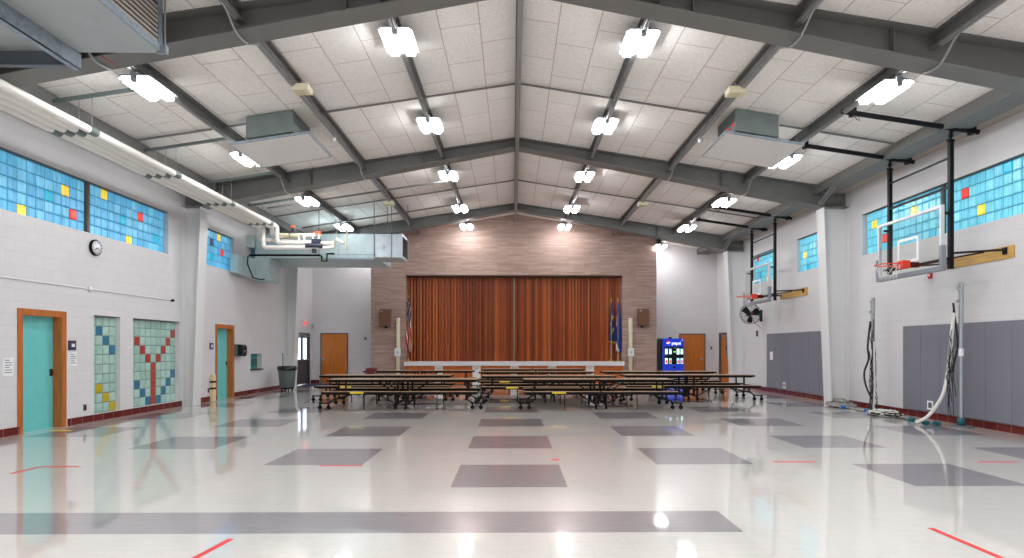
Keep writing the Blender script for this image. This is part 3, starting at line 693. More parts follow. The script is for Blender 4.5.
# cream bumper posts at the far door
root = thing('door_guard', 'cream and black striped guard post leaning left of the far teal door', 'guard post', (XL+.055, 16.66, 0))
MB().box(-.05, .05, -.08, .08, 0, .72).build('post', mat('cream_foam', srgb(226,206,166), .7), root, .01)
for z in (.32, .5): MB().box(-.048, .055, -.085, .085, z, z+.05).build('black_band', black, root)
o = MB().cyl((XL+.03, 16.05, 0), (XL+.02, 16.05, 2.08), .012, 8).build('window_pole', steel_light); tag(o, 'thin grey pole standing against the left wall beyond the column', 'pole')
root = thing('towel_dispenser', 'black paper towel dispenser on the left wall', 'dispenser', (XL, 18.2, 1.20))
MB().box(0, .10, -.16, .16, .0, .36).build('back_plate', mat('smoke_grey', srgb(100,108,120), .4), root, .01)
mb = MB(); mb.prism([(.10, .03), (.20, .0), (.24, .08), (.24, .30), (.20, .35), (.10, .36)], -.16, .16, 'y'); mb.build('cover', mat('gloss_black', srgb(24,24,26), .2), root)
MB().box(.241, .246, -.08, .08, .12, .18).build('window_slot', mat('smoke_slot', srgb(90,90,96), .3), root)

# trash can
root = thing('trash_can', 'grey round trash can with black liner on a dolly', 'trash can', (-7.62, 20.5, 0))
MB().lathe((0, 0, .12), [(.225, 0), (.235, .02), (.29, .62), (.30, .64), (.30, .68), (.27, .68), (.22, .1)], 28).build('bin', mat('grey_green_plastic', srgb(92,108,106), .5), root)
MB().lathe((0, 0, .70), [(.305, 0), (.315, .02), (.31, .13), (.28, .14), (.25, .02)], 28).build('liner', mat('black_bag', srgb(26,28,30), .3), root)
mb = MB(); mb.lathe((0, 0, .08), [(.22, 0), (.23, .03), (.22, .045)], 24)
mb.build('dolly', rubber, root)
for a in range(4):
    MB().cyl((.17*math.cos(a*PI/2+.6)-.012, .17*math.sin(a*PI/2+.6), .036), (.17*math.cos(a*PI/2+.6)+.012, .17*math.sin(a*PI/2+.6), .036), .035, 12).build('caster', rubber, root)
mb = MB(); mb.box(-.31, .0, -.02, .02, 0, 0.001) if False else None
o = MB().tube([(-7.62-.1, 20.45, .25), (-7.75, 20.45, 1.28)], .014, 8).build('broom_handle', mat('green_handle', srgb(70,110,96), .5)); tag(o, 'thin green handle sticking up from the trash can', 'broom')
# exit sign
root = thing('exit_sign', 'lit red EXIT sign above the dark double door', 'sign', (XL, 24.0, 2.42))
MB().box(.0, .05, -.20, .20, -.14, .14).build('housing', mat('exit_white', srgb(236,226,228), .5), root, .008)
def text(name, body, size, m, parent, loc, rot, extrude=.003, bold=0):
    cu = bpy.data.curves.new(name, 'FONT'); cu.body = body; cu.size = size; cu.align_x = 'CENTER'; cu.align_y = 'CENTER'; cu.extrude = extrude; cu.offset = bold
    cu.materials.append(m); o = bpy.data.objects.new(name, cu); COL.objects.link(o); 
    me = bpy.data.meshes.new_from_object(o); bpy.data.objects.remove(o)
    o = bpy.data.objects.new(name, me); COL.objects.link(o); o.parent = parent; o.location = loc; o.rotation_euler = rot; return o
text('lettering', 'EXIT', .20, mat('exit_red', srgb(240,40,40), .4, emit=.7), root, (.053, 0, 0), (PI/2, 0, PI/2), bold=.004)
# back left wall bits
o = MB().cbox((-8.27+.04, 24.95, 2.33), (.06, .14, .2)).build('wall_speaker', mat('beige_box', srgb(196,192,184), .5)); tag(o, 'small beige box high in the back left corner', 'box')
r_ = thing('thermostat', 'small thermostat on the white back wall left of the brick', 'thermostat', (-6.1, YB, 1.84)); MB().box(-.06, .06, -.03, 0, -.05, .05).build('body', steel_light, r_, .005); MB().box(-.02, .02, -.036, -.03, -.03, .03).build('dial', black, r_)
o = MB().cbox((-8.27+.012, 24.9, 1.2), (.02, .1, .5)).build('posted_notice', paper); tag(o, 'tall white notice on the left wall past the double door', 'notice')
root = thing('floor_mat', 'navy entrance mat at the dark double door', 'mat', (-7.4, 23.9, 0))
MB().box(-.7, .7, -.65, .65, .0, .01).build('carpet', mat('navy_carpet', srgb(44,62,110), .9, bump=.3), root); MB().box(-.74, .74, -.69, .69, .0, .006).build('rubber_border', rubber, root)

# ---------------------------------------------------------------- stage
root = thing('stage', 'low wood-fronted stage with white deck edge under the folding wall', 'stage', (RX-.05, BY, 0))
OXL, OXR = -4.29-.05, 4.41-.05
mb = MB(); mb.box(OXL, OXR, -.14, -.004, .75, .915); mb.box(OX0+.06, OX1-.05, -.004, .55, .75, .915); mb.build('deck_edge', mat('deck_white', srgb(222,222,222), .4), root)
pil = [-2.93, -1.44, .06, 1.55, 3.05]; ed = [OXL+.05]+[p-.05 for p in pil]+[OXR-.05]
for i in range(6):
    a = ed[i]+(.16 if i else 0); b = ed[i+1]-(.16 if i < 5 else 0)
    MB().box(a, b, -.05, -.004, .02, .745).build('front_panel', stage_wood, root)
for p in pil:
    c = p-.05
    q = MB().box(c-.16, c+.16, -.07, -.004, .0, .748).build('pilaster', col_white, root)
    mb = MB()
    for s in (-1, 1): mb.prism([(c+s*.02, .68), (c+s*.11, .68), (c+s*.02, .60)], -.076, -.07)
    mb.build('ornament', mat('ornament_grey', srgb(150,150,146), .5), q)
# folding wall
def folding(x0, x1, name_lab):
    n = int((x1-x0)/.062); pts = []
    for i in range(n+1): pts.append((x0+(x1-x0)*i/n, BY+.42+(.02 if i % 2 else -.02)))
    mb = MB(); z0, z1 = .915, OZ1; rs = random.Random(int(x0*10)+5)
    for i in range(n):
        (xa, ya), (xb, yb) = pts[i], pts[i+1]
        mb.add([(xa, ya, z0), (xb, yb, z0), (xb, yb, z1), (xa, ya, z1), (xa, ya+.02, z0), (xb, yb+.02, z0), (xb, yb+.02, z1), (xa, ya+.02, z1)], [(0,1,2,3), (4,7,6,5), (0,3,7,4), (1,5,6,2), (3,2,6,7), (0,4,5,1)], rs.choice((0, 0, 0, 1, 1, 2, 2, 3)))
    return tag(mb.build('folding_partition', curtain_m, recalc=False), name_lab, 'folding door', 'folding wooden partitions across the stage')
folding(OX0+.02, .03, 'left half of the orange-brown pleated folding wall on the stage')
folding(.10, OX1-.02, 'right half of the orange-brown pleated folding wall on the stage')
o = MB().box(.035, .062, BY+.33, BY+.47, .915, OZ1).box(.062, .098, BY+.37, BY+.47, .915, OZ1, 1).build('partition_post_and_gap', [mat('alu_post', srgb(160,160,156), .4, .4), black]); tag(o, 'grey metal post and black strip for the shaded gap between the two folding wall halves', 'post')  # black half is colour standing in for the shaded gap beside the post
struct(MB().box(OX0, OX1, BY+.3, BY+.55, OZ1-.06, OZ1).build('trim_3', mat('track_brown', srgb(70,40,26), .5)))

# brick wall speakers and cream posts
def wspk(x, z, lab, s):
    root = thing('wall_speaker', lab, 'speaker', (x, BY, z), group='brown speakers on the brick')
    MB().box(-.19, .22, -.30, -.05, -.33, .33).build('cabinet', wood('brown_cabinet', srgb(112,74,56), n=.1), root, .01)
    MB().box(-.17, .20, -.312, -.301, -.30, .30).build('grille_cloth', mat('brown_cloth', srgb(116,80,62), .9), root)
    MB().box(-.14, -.08, -.318, -.313, .24, .27).build('badge', paper, root)
    MB().box(-.05, .05, -.049, 0, -.4, .1).build('bracket', black, root)
wspk(-5.02, 2.63, 'brown box speaker on the brick left of the stage', -1); wspk(5.12, 2.66, 'brown box speaker on the brick right of the stage', 1)
for x, lab in ((-4.53, 'cream post with a white box on the brick left of the stage'), (4.65, 'cream post with a white box on the brick right of the stage')):
    root = thing('cream_post', lab, 'post', (x, BY-.1, 0), group='cream posts beside the stage')
    MB().lathe((0, 0, 0), [(.08, 0), (.08, 2.62), (.07, 2.64)], 18).build('pole', cream, root)
    MB().box(-.12, .12, -.14, -.07, 1.12, 1.44).build('switch_box', white, root, .01)
    MB().box(-.02, .02, -.15, -.14, 1.24, 1.32).build('switch', steel_light, root)

# ---------------------------------------------------------------- flags
def flag(x, ztop, zb, width, lab, mats_, ucol, staff_col, lean=0, zt_cloth=None):
    root = thing('flag', lab, 'flag', (x, BY+(.16 if x > 0 else .0), .915), group='flags standing on the stage')
    mb = MB(); mb.lathe((0, 0, 0), [(.12, 0), (.12, .015), (.05, .04), (.03, .09), (.02, .12)], 20); mb.build('stand', mat('brass', srgb(196,160,80), .3, .8), root)
    MB().cyl((0, 0, .1), (0, 0, ztop-.915), .014, 8).build('staff', staff_col, root)
    MB().lathe((0, 0, ztop-.915), [(.01, 0), (.035, .03), (.03, .06), (.005, .14)], 12).build('finial', MATS['brass'], root)
    mb = MB(); NU, NV = 22, 26; H = ztop-.05-zb
    vs = []; fs = []; mi = []
    for j in range(NV+1):
        t = j/NV; z = ztop-.06-.915-H*t
        wd = width*(.25+.75*min(1, t*1.6)**.8)*(1-.25*max(0, t-.8)/.2)
        for i in range(NU+1):
            u = i/NU; xx = lean*t*.1+wd*(u-.35)+.015*math.sin(u*9+t*4); yy = .05*math.sin(u*PI*5.0+t*2)*(.4+t)
            vs.append((xx, yy-.01, z-.10*u*t*(1 if u < .5 else .6)))
    for j in range(NV):
        for i in range(NU):
            a = j*(NU+1)+i; fs.append((a, a+1, a+NU+2, a+NU+1)); mi.append(ucol(i/NU, j/NV))
    mb.v = vs; mb.f = [list(f) for f in fs]; mb.mi = mi; mb.sm = [True]*len(fs)
    o = mb.build('cloth', mats_, root, recalc=False); so = o.modifiers.new('solid', 'SOLIDIFY'); so.thickness = .006
fw_, fr_, fb_, fy_ = mat('flag_white', srgb(232,228,226), .7), mat('flag_red', srgb(190,34,48), .7), mat('flag_blue', srgb(34,44,96), .7), mat('flag_gold', srgb(222,172,50), .6)
dkstaff = wood('staff_wood', srgb(120,84,50))
def us(u, v):
    if v < .42: return 2 if int(u*22+v*26) % 5 else (3 if u < .25 else 0)
    if u > .93 or v > .97 or u < .04: return 3
    return 0 if int(u*11-v*6+20) % 3 == 0 else 1
flag(-4.15, 3.42, 1.36, .30, 'striped red and white flag hanging furled left of the stage', [fw_, fr_, fb_, fy_], us, dkstaff)
blue2 = mat('flag_royal', srgb(40,64,150), .7)
flag(3.93, 3.30, 1.70, .24, 'dark blue flag with gold emblems and fringe, inner of the right pair', [fb_, fy_], lambda u, v: 1 if (v > .96 or (int(u*7+v*13) % 4 == 0 and .3 < v < .8 and .2 < u < .8)) else 0, mat('white_staff', srgb(200,190,170), .5))
flag(4.2, 3.34, 1.35, .24, 'royal blue and white flag, outer of the right pair', [blue2, fw_], lambda u, v: 1 if (u < .15 and .25 < v < .5) or (u < .55 and v > .78 and v-.78 > u*.3) else 0, MATS['white_staff'])

# ---------------------------------------------------------------- drinks machine
root = thing('vending_machine', 'tall blue lit drinks vending machine against the back wall', 'vending machine', (6.40, 24.55, 0))
vb = mat('vending_blue', srgb(24,52,170), .3, emit=.25, ecol=srgb(20,60,220)); vside = mat('vending_side', srgb(18,26,66), .35)
MB().box(-.43, .43, -.44, .45, .04, 1.83).build('cabinet', vside, root, .01)
MB().box(-.43, .43, -.47, -.441, .06, 1.83).build('door', vb, root, .008)
MB().box(-.36, .40, -.474, -.471, .80, 1.50).build('display_window', mat('display_black', srgb(14,14,24), .15), root)
for x in (-.37, .35):
    for y in (-.38, .38): MB().cyl((x, y, 0), (x, y, .04), .03, 10).build('foot', rubber, root)
bcol = [mat('bottle_glow_%s' % n, c, .4, emit=1.2, ecol=c) for n, c in (('sky', srgb(150,205,250)), ('blue', srgb(90,160,235)), ('pale', srgb(210,230,245)), ('green', srgb(90,200,170)), ('aqua', srgb(130,215,235)))]
bcap = mat('bottle_cap_red', srgb(215,60,60), .4, emit=.5); wl = mat('bottle_white', srgb(240,245,250), .4, emit=1.0)
for r, z in enumerate((1.31, .93)):
    for k, x in enumerate((-.28, -.12, .19, .34)):
        f = MB().box(x-.05, x+.05, -.478, -.475, z-.11, z+.11).build('selection_panel', bcol[(k+2*r) % 5], root)
        m = MB(); m.lathe((x, -.482, z-.09), [(.035, 0), (.038, .02), (.038, .10), (.015, .14), (.015, .17)], 12); m.v = [(a, -.482+(b+.482)*.25, c) for a, b, c in m.v]; m.build('bottle_picture', wl if r == 0 else bcap, f)
mb = MB(); mb.box(.0, .1, -.478, -.475, 1.27, 1.33); mb.build('price_display', mat('green_led', srgb(90,180,60), .4, emit=1), root)
mb = MB(); mb.box(-.0, .12, -.478, -.475, 1.43, 1.455); mb.build('coin_slot', steel_light, root)
mb = MB(); mb.box(-.0, .09, -.478, -.471, .64, .72); mb.build('coin_return', black, root)
mb = MB(); mb.box(-.30, .3, -.478, -.471, .22, .42); mb.build('delivery_flap', black, root)
lg = mat('logo_white', srgb(240,245,255), .4, emit=.9)
text('lettering', 'pepsi', .18, lg, root, (.12, -.475, 1.64), (PI/2, 0, 0), bold=0)
gl = MB()
N = 24
def disc(mb, f0, f1, mi):
    pts = []
    R_ = .075; cx, cz = -.20, 1.655
    top = [(cx+R_*t, f1(t)) for t in [i/12-1 for i in range(25)]]; bot = [(cx+R_*t, f0(t)) for t in [1-i/12 for i in range(25)]]
    poly = [(a, cz+R_*b) for a, b in top+bot]; mb.prism(poly, -.479, -.472, 'y', mi)
circ = lambda t: math.sqrt(max(0, 1-t*t)); cl = lambda v, t: max(-circ(t), min(circ(t), v))
disc(gl, lambda t: cl(.15+.2*math.sin(t*3), t), lambda t: circ(t), 0)
disc(gl, lambda t: cl(-.25+.2*math.sin(t*3), t), lambda t: cl(.15+.2*math.sin(t*3), t), 1)
disc(gl, lambda t: -circ(t), lambda t: cl(-.25+.2*math.sin(t*3), t), 2)
gl.build('round_logo', [mat('logo_red', srgb(230,30,45), .4, emit=.7), lg, mat('logo_blue', srgb(30,110,220), .4, emit=.6)], root, recalc=True)
mb = MB(); mb.box(-.434, -.431, -.25, .2, 1.0, 1.5); mb.build('side_graphic', mat('side_graphic_blue', srgb(26,44,110), .4), root)
mb = MB(); mb.lathe((-.436, .0, 1.38), [(.13, 0), (.13, -.003)], 20, 0, 'x'); mb.build('side_logo', mat('side_logo_red', srgb(150,50,60), .4), root)
mb = MB(); mb.box(.34, .39, -.475, -.471, 1.74, 1.79); mb.build('corner_sticker', paper, root)
o = MB().cbox((6.35, 24.4, 1.86), (.12, .1, .06)).build('small_box', black); tag(o, 'small dark box lying on top of the blue drinks machine', 'box')

# ---------------------------------------------------------------- cafeteria tables
edge = rubber; tl_ = laminate
TH_, BH = .69, .42
def half_top(name, x0, x1, y0, y1, z, root):
    mb = MB(); mb.box(x0, x1, y0, y1, z-.03, z, 0)
    t = .012
    mb.box(x0-t, x1+t, y0-t, y0, z-.05, z-.003, 1); mb.box(x0-t, x1+t, y1, y1+t, z-.05, z-.003, 1); mb.box(x0-t, x0, y0, y1, z-.05, z-.003, 1); mb.box(x1, x1+t, y0, y1, z-.05, z-.003, 1)
    mb.box(x0+.05, x1-.05, y0+.05, y0+.08, z-.07, z-.03, 1); mb.box(x0+.05, x1-.05, y1-.08, y1-.05, z-.07, z-.03, 1)
    return mb.build(name, [tl_, edge], root)
def make_table(yellow):
    root = thing('cafeteria_table', '', 'table', (0, 0, 0), group='folding cafeteria tables with benches')
    for s in (-1, 1):
        a, b = (.02, 1.82) if s > 0 else (-1.82, -.02)
        half_top('tabletop', a, b, -.37, .37, TH_, root)
        for t in (-1, 1):
            ya, yb = (.52, .78) if t > 0 else (-.78, -.52)
            bn = half_top('bench', a, b, ya, yb, BH, root)
            if yellow and t < 0 and s < 0:
                xs = s*1.0; MB().box(xs-.16, xs+.16, -.797, -.7925, BH-.04, BH-.004).build('warning_label', mat('yellow_label', srgb(236,214,50), .6), bn)
    # centre folding frame: two upright pairs with casters
    for s in (-1, 1):
        mb = MB(); x = s*.12
        for y in (-.34, .34): mb.bar((x, y, .10), (x, y, TH_-.04), .05, .05)
        mb.bar((x, -.74, .30), (x, .74, .30), .04, .05); mb.bar((x, -.66, .13), (x, .66, .13), .05, .05); mb.bar((x, -.36, TH_-.06), (x, .36, TH_-.06), .04, .04)
        for y in (-.66, .66): mb.bar((x, y, .12), (x, y, BH-.035), .045, .045)
        f = mb.build('centre_frame', black, root)
        for y in (-.66, .66):
            mb = MB(); mb.cyl((x-.02, y, .055), (x+.02, y, .055), .055, 14); mb.build('caster', rubber, f)
        # diagonal braces
        for y in (-.62, .62): MB().bar((s*.16, y, .14), (s*.58, y, BH-.04), .02, .025).build('brace', black, root)
        for y in (-.3, .3): MB().bar((s*.16, y, .34), (s*.62, y, TH_-.05), .02, .025).build('brace', black, root)
        # outer frame
        mb = MB(); xo = s*1.55
        for y in (-.30, .30): mb.bar((xo, y, .24), (xo, y, TH_-.04), .035, .035)
        mb.bar((xo, -.3, TH_-.06), (xo, .3, TH_-.06), .035, .035)
        mb.bar((xo, -.74, .24), (xo, .74, .24), .035, .04)
        for y in (-.65, .65): mb.bar((xo, y, .24), (xo, y, BH-.035), .035, .035)
        for y in (-.65, .65):
            mb.bar((xo, y, .24), (s*1.72, y, .145), .03, .03); mb.bar((s*1.66, y, .145), (s*1.93, y, .145), .03, .03)
        f = mb.build('end_frame', black, root)
        for y in (-.65, .65):
            for dx in (1.70, 1.90):
                mb = MB(); xx = s*dx
                mb.cyl((xx, y-.018, .048), (xx, y+.018, .048), .048, 14); mb.bar((xx, y-.026, .05), (xx, y-.026, .13), .03, .005); mb.bar((xx, y+.026, .05), (xx, y+.026, .13), .03, .005); mb.box(xx-.02, xx+.02, y-.03, y+.03, .12, .132)
                mb.build('caster', rubber, f)
        for y in (-.65, .65):
            MB().tube([(s*.86, y, BH-.035), (s*.86, y, .012)], .012, 8).lathe((s*.86, y, 0), [(.02, 0), (.02, .015)], 10).build('leg', black, root)
    return root
tabs = [(-2.66, 15.0, 'front left folding table'), (2.08, 14.95, 'front right folding table, nearest the middle of the floor'),
        (-3.54, 17.2, 'folding table second from the front on the left'), (.98, 16.80, 'folding table just behind the front right one'),
        (4.95, 17.25, 'folding table farthest to the right, in front of the drinks machine'),
        (-3.15, 20.55, 'folding table farthest back on the left'), (.74, 19.60, 'folding table in the middle of the third row'),
        (4.72, 19.75, 'folding table behind the rightmost one, nearest the drinks machine'), (.72, 22.1, 'rearmost folding table, closest to the stage')]
T0 = None
for i, (x, y, lb) in enumerate(tabs):
    if T0 is None: T0 = make_table(True); o = T0
    else: o = copy_tree(T0)
    o.location = (x, y, 0); o['label'] = 'brown-topped '+lb+', with attached benches'
# maroon stacking chair
root = thing('stacking_chair', 'maroon plastic chair behind the left tables', 'chair', (-4.58, 19.05, 0), .85)
mar = mat('maroon_plastic', srgb(106,34,48), .45)
def curved_panel(w0, w1, z0, z1, y0, y1, bow, holes=False):
    mb = MB(); vs = []; fs = []; NU, NV = 10, 6
    for j in range(NV+1):
        for i in range(NU+1):
            u = i/NU*2-1; t = j/NV; w_ = w0+(w1-w0)*t
            vs.append((u*w_/2, y0+(y1-y0)*t-bow*(1-u*u), z0+(z1-z0)*t-(.03*u*u if j == NV else 0)))
    for j in range(NV):
        for i in range(NU): a = j*(NU+1)+i; fs.append((a, a+1, a+NU+2, a+NU+1))
    mb.add(vs, fs, 0, True); return mb
o = curved_panel(.40, .42, .52, .84, -.18, -.24, -.05).build('backrest', mar, root, recalc=False); o.modifiers.new('s', 'SOLIDIFY').thickness = .012
o = curved_panel(.42, .42, .45, .44, -.20, .22, 0).build('seat', mar, root, recalc=False); o.modifiers.new('s', 'SOLIDIFY').thickness = .015
for sx in (-1, 1):
    MB().tube([(sx*.19, -.23, 0), (sx*.18, -.19, .44), (sx*.17, -.19, .70)], .012, 8).build('leg', steel_light, root)
    MB().tube([(sx*.20, .24, 0), (sx*.18, .16, .44)], .012, 8).build('leg', steel_light, root)

# ---------------------------------------------------------------- basketball goals
orange = mat('rim_orange', srgb(232,64,36), .4); padm = mat('edge_pad_grey', srgb(132,136,146), .5)
glass = bpy.data.materials.new('clear_board'); glass.use_nodes = True
nt = glass.node_tree; nt.nodes.clear(); o_ = nt.nodes.new('ShaderNodeOutputMaterial'); tr = nt.nodes.new('ShaderNodeBsdfTransparent'); gs = nt.nodes.new('ShaderNodeBsdfGlossy'); mx = nt.nodes.new('ShaderNodeMixShader')
tr.inputs[0].default_value = (.93, .96, .95, 1); gs.inputs['Roughness'].default_value = .02; mx.inputs[0].default_value = .06; nt.links.new(tr.outputs[0], mx.inputs[1]); nt.links.new(gs.outputs[0], mx.inputs[2]); nt.links.new(mx.outputs[0], o_.inputs[0])
def make_goal():
    root = thing('basketball_goal', '', 'basketball hoop', (7.61, 11.56, 0), group='side-folding basketball goals on the right wall')
    hw = .94; zb, zt = 2.87, 3.99
    MB().box(-.006, .006, -hw+.05, hw-.05, zb+.05, zt-.05).build('backboard_glass', glass, root)
    mb = MB()
    mb.box(-.03, .03, -hw, hw, zt-.05, zt); mb.box(-.03, .03, -hw, hw, zb, zb+.05); mb.box(-.03, .03, -hw, -hw+.05, zb+.05, zt-.05); mb.box(-.03, .03, hw-.05, hw, zb+.05, zt-.05)
    mb.build('backboard_frame', mat('board_frame', srgb(214,216,220), .35, .2), root)
    mb = MB(); x0, x1 = -.012, -.007
    for (a, b, c, d) in ((-.305, .305, 3.10, 3.15), (-.305, .305, 3.52, 3.57), (-.305, -.255, 3.15, 3.52), (.255, .305, 3.15, 3.52)): mb.box(x0, x1, a, b, c, d)
    mb.build('target_square', paper, root)
    mb = MB(); mb.box(-.05, .05, -hw-.02, hw+.02, zb-.05, zb+.04)
    for s in (-1, 1): mb.box(-.05, .05, s*hw-.03, s*hw+.03, zb, zb+.40)
    mb.build('edge_padding', padm, root, .012)
    mb = MB(); mb.box(-.16, -.01, -.09, .09, 2.98, 3.13); mb.build('rim_bracket', orange, root, .01)
    mb = MB(); c = (-.39, 0, 3.05)
    mb.tube([(c[0]+.229*math.cos(a), .229*math.sin(a), 3.05) for a in [2*PI*k/32 for k in range(32)]], .010, 8, closed=True)
    for s in (-1, 1): mb.tube([(-.16, s*.08, 3.05), (-.25, s*.19, 3.045)], .008, 6); mb.tube([(-.12, s*.05, 2.98), (-.2, s*.14, 3.03)], .008, 6)
    mb.build('rim', orange, root)
    mb = MB(); n = 12
    def P(k, lv):
        r = (.225, .19, .155, .135)[lv]; a = 2*PI*(k+(.5 if lv % 2 else 0))/n; return (c[0]+r*math.cos(a), r*math.sin(a), 3.04-.085*lv)
    for k in range(n):
        for lv in range(3):
            mb.cyl(P(k, lv), P(k, lv+1), .0022, 4); mb.cyl(P(k, lv), P(k-1 if lv % 2 == 0 else k+1, lv+1), .0022, 4)
    mb.build('net', mat('net_cord', srgb(228,226,222), .8), root)
    # hanging frame
    xp = .19
    for s in (-1, 1): MB().bar((xp, s*.87, 2.86), (xp, s*.87, 5.16), .07, .07).build('mast', black, root)
    for z, w_ in ((4.85, .03), (4.33, .04), (3.05, .05)): MB().bar((xp, -.87, z), (xp, .87, z), w_, w_).build('cross_bar', black, root)
    mb = MB()
    for s in (-1, 1):
        mb.bar((.03, s*.80, 3.05), (xp, s*.87, 3.05), .04, .04); mb.bar((.03, s*.80, 3.86), (xp, s*.87, 3.86), .04, .04)
    mb.bar((-.0, 0, 3.05), (xp, 0, 3.05), .08, .10); mb.build('board_mount', black, root)
    # ceiling pipes and swivels
    for s in (-1, 1):
        y = s*.87; xa, xb = 5.82-7.59, 8.28-7.59
        za, zb_ = ceil(5.82)-.27+.12, ceil(8.28)-.27
        za, zb_ = 5.62, 5.36
        p = MB().cyl((xa, y, 5.66), (xb, y, 5.30), .045, 12).build('ceiling_pipe', black, root)
        for xq in (xa+.2, xb-.45, xb-.12):
            zz = 5.66+(xq-xa)/(xb-xa)*(5.30-5.66); MB().box(xq-.04, xq+.04, y-.06, y+.06, zz-.06, zz+.11).build('clamp', black, p)
        mb = MB(); mb.cyl((xp, y, 5.16), (xp, y, 5.34), .02, 8); mb.lathe((xp, y, 5.2), [(.03, 0), (.04, .04), (.03, .08)], 10); mb.cyl((xp-.06, y, 5.15), (xp+.06, y, 5.15), .025, 8); mb.build('swivel', black, root)
        if s < 0: MB().tube([(xa+.2, y-.03, 5.6), (xa+.25, y-.04, 5.5), (xa+.3, y-.04, 5.48), (xa+.28, y-.04, 5.56), (xa+.2, y-.03, 5.66)], .006, 6).build('cable_loop', black, p)
    # wall brace
    xw = XR-7.59
    MB().box(xw-.045, xw-.001, -1.42, .30, 2.99, 3.20).build('wall_plank', plank, root)
    mb = MB(); mb.bar((xp, -.87, 3.14), (xw-.06, -1.25, 3.14), .035, .035); mb.bar((xp, -.87, 3.05), (xw-.3, -1.1, 3.12), .025, .025); mb.box(xw-.065, xw-.045, -1.29, -1.20, 3.06, 3.18)
    mb.bar((xp, .87, 3.10), (xw-.05, .2, 3.10), .03, .03); mb.bar((xp, -.87, 3.05), (xw-.05, .2, 3.08), .025, .025); mb.build('wall_brace', black, root)
    return root
G0 = make_goal(); G0['label'] = 'near basketball goal with glass backboard folded off the right wall'
G1 = copy_tree(G0); G1.location = (7.59, 18.75, 0); G1['label'] = 'far basketball goal with glass backboard, above the wall fan'
r_ = thing('fire_alarm', 'small red fire alarm on the right wall below the near backboard', 'alarm', (XR, 12.2, 2.92)); MB().box(-.04, 0, -.05, .05, -.06, .06).build('body', mat('alarm_red', srgb(190,36,36), .4), r_, .008); MB().box(-.045, -.04, -.02, .02, -.01, .03).build('strobe', paper, r_)

# ---------------------------------------------------------------- wall fan
root = thing('wall_fan', 'round black caged wall fan below the far basketball goal', 'fan', (8.0, 20.3, 2.60))
R_ = .34; mb = MB()
for y, r in ((-.10, .10), (-.11, .18), (-.10, .26), (-.05, R_), (.05, R_), (.10, .26), (.11, .14)):
    mb.tube([(r*math.cos(a), y, r*math.sin(a)) for a in [2*PI*k/32 for k in range(32)]], .008 if r == R_ else .005, 6, closed=True)
for k in range(20):
    a = 2*PI*k/20; c_, s_ = math.cos(a), math.sin(a); mb.tube([(.04*c_, -.11, .04*s_), (.2*c_, -.11, .2*s_), (.28*c_, -.09, .28*s_), (R_*c_, -.05, R_*s_), (R_*c_, .05, R_*s_), (.2*c_, .11, .2*s_)], .004, 5)
mb.build('cage', mat('cage_grey', srgb(60,60,64), .4, .4), root)
for k in range(3):
    a = 2*PI*k/3+.4; c_, s_ = math.cos(a), math.sin(a); vs = []
    for r, w0 in ((.04, .04), (.16, .11), (.28, .13), (.30, .08)):
        for t in (-1, 1): vs.append((r*c_-w0*t*s_*.8, -.02+.03*t, r*s_+w0*t*c_*.8))
    mb = MB().add(vs, [(0,1,3,2), (2,3,5,4), (4,5,7,6)]); o = mb.build('blade', black, root, recalc=False); o.modifiers.new('s', 'SOLIDIFY').thickness = .006
mb = MB(); mb.lathe((0, 0, 0), [(.05, -.05), (.05, .02), (.07, .03), (.08, .2), (.05, .22)], 16, 0, 'y'); mb.build('motor', black, root)
MB().lathe((0, -.115, 0), [(.035, 0), (.035, -.01)], 12, 0, 'y').build('badge', mat('badge_red', srgb(170,50,44), .4), root)
mb = MB(); mb.bar((0, .18, 0), (.48, .3, -.02), .04, .04); mb.box(.47, .499, .22, .38, -.25, .15); mb.tube([(.1, .2, -.05), (.3, .3, -.35), (.48, .3, -.45)], .008, 6); mb.build('wall_bracket', black, root)
o = MB().cbox((XR-.03, 20.9, 1.95), (.05, .08, .2)).build('wall_switch', steel); tag(o, 'small grey switch box on the right wall below the fan', 'switch')
o = MB().cbox((8.25, YB-.02, 1.45), (.07, .04, .12)).build('wall_switch', steel); tag(o, 'small grey switch box on the back wall between the two right doors', 'switch')

# ---------------------------------------------------------------- volleyball posts and net heap
tealp = mat('teal_plastic', srgb(20,100,110), .5); blu = mat('blue_plastic', srgb(40,110,180), .4); netw = mat('net_white', srgb(222,220,214), .8); netk = mat('net_black', srgb(40,40,42), .8)
galvp = mat('post_steel', srgb(176,182,188), .3, .6)
def vpost(loc, h, base, lab):
    root = thing('volleyball_post', lab, 'post', loc, group='volleyball posts by the right wall')
    MB().cyl((0, 0, .02), (0, 0, h), .04, 18).build('pole', galvp, root)
    if base: MB().lathe((.0, 0, 0), [(.21, 0), (.21, .02), (.18, .03), (.05, .035)], 30).build('base_plate', mat('base_grey', srgb(120,122,126), .4, .4), root)
    else: MB().lathe((0, 0, 0), [(.09, 0), (.09, .03), (.05, .05)], 20).build('base_plate', tealp, root)
    MB().lathe((0, 0, .035), [(.06, 0), (.06, .13), (.045, .14)], 18).build('collar', tealp, root)
    mb = MB(); mb.cbox((-.05, 0, h-.08), (.05, .05, .03)); mb.cbox((-.06, 0, h-.32), (.04, .04, .05)); mb.build('hook', galvp, root)
    MB().cyl((0, 0, 1.30), (0, 0, 1.44), .047, 16).build('label_band', paper, root)
vpost((8.22, 11.0, 0), 2.63, True, 'near silver volleyball post in front of the grey pads')
vpost((8.12, 13.55, 0), 2.58, False, 'far silver volleyball post against the white wall')
rr = random.Random(11)
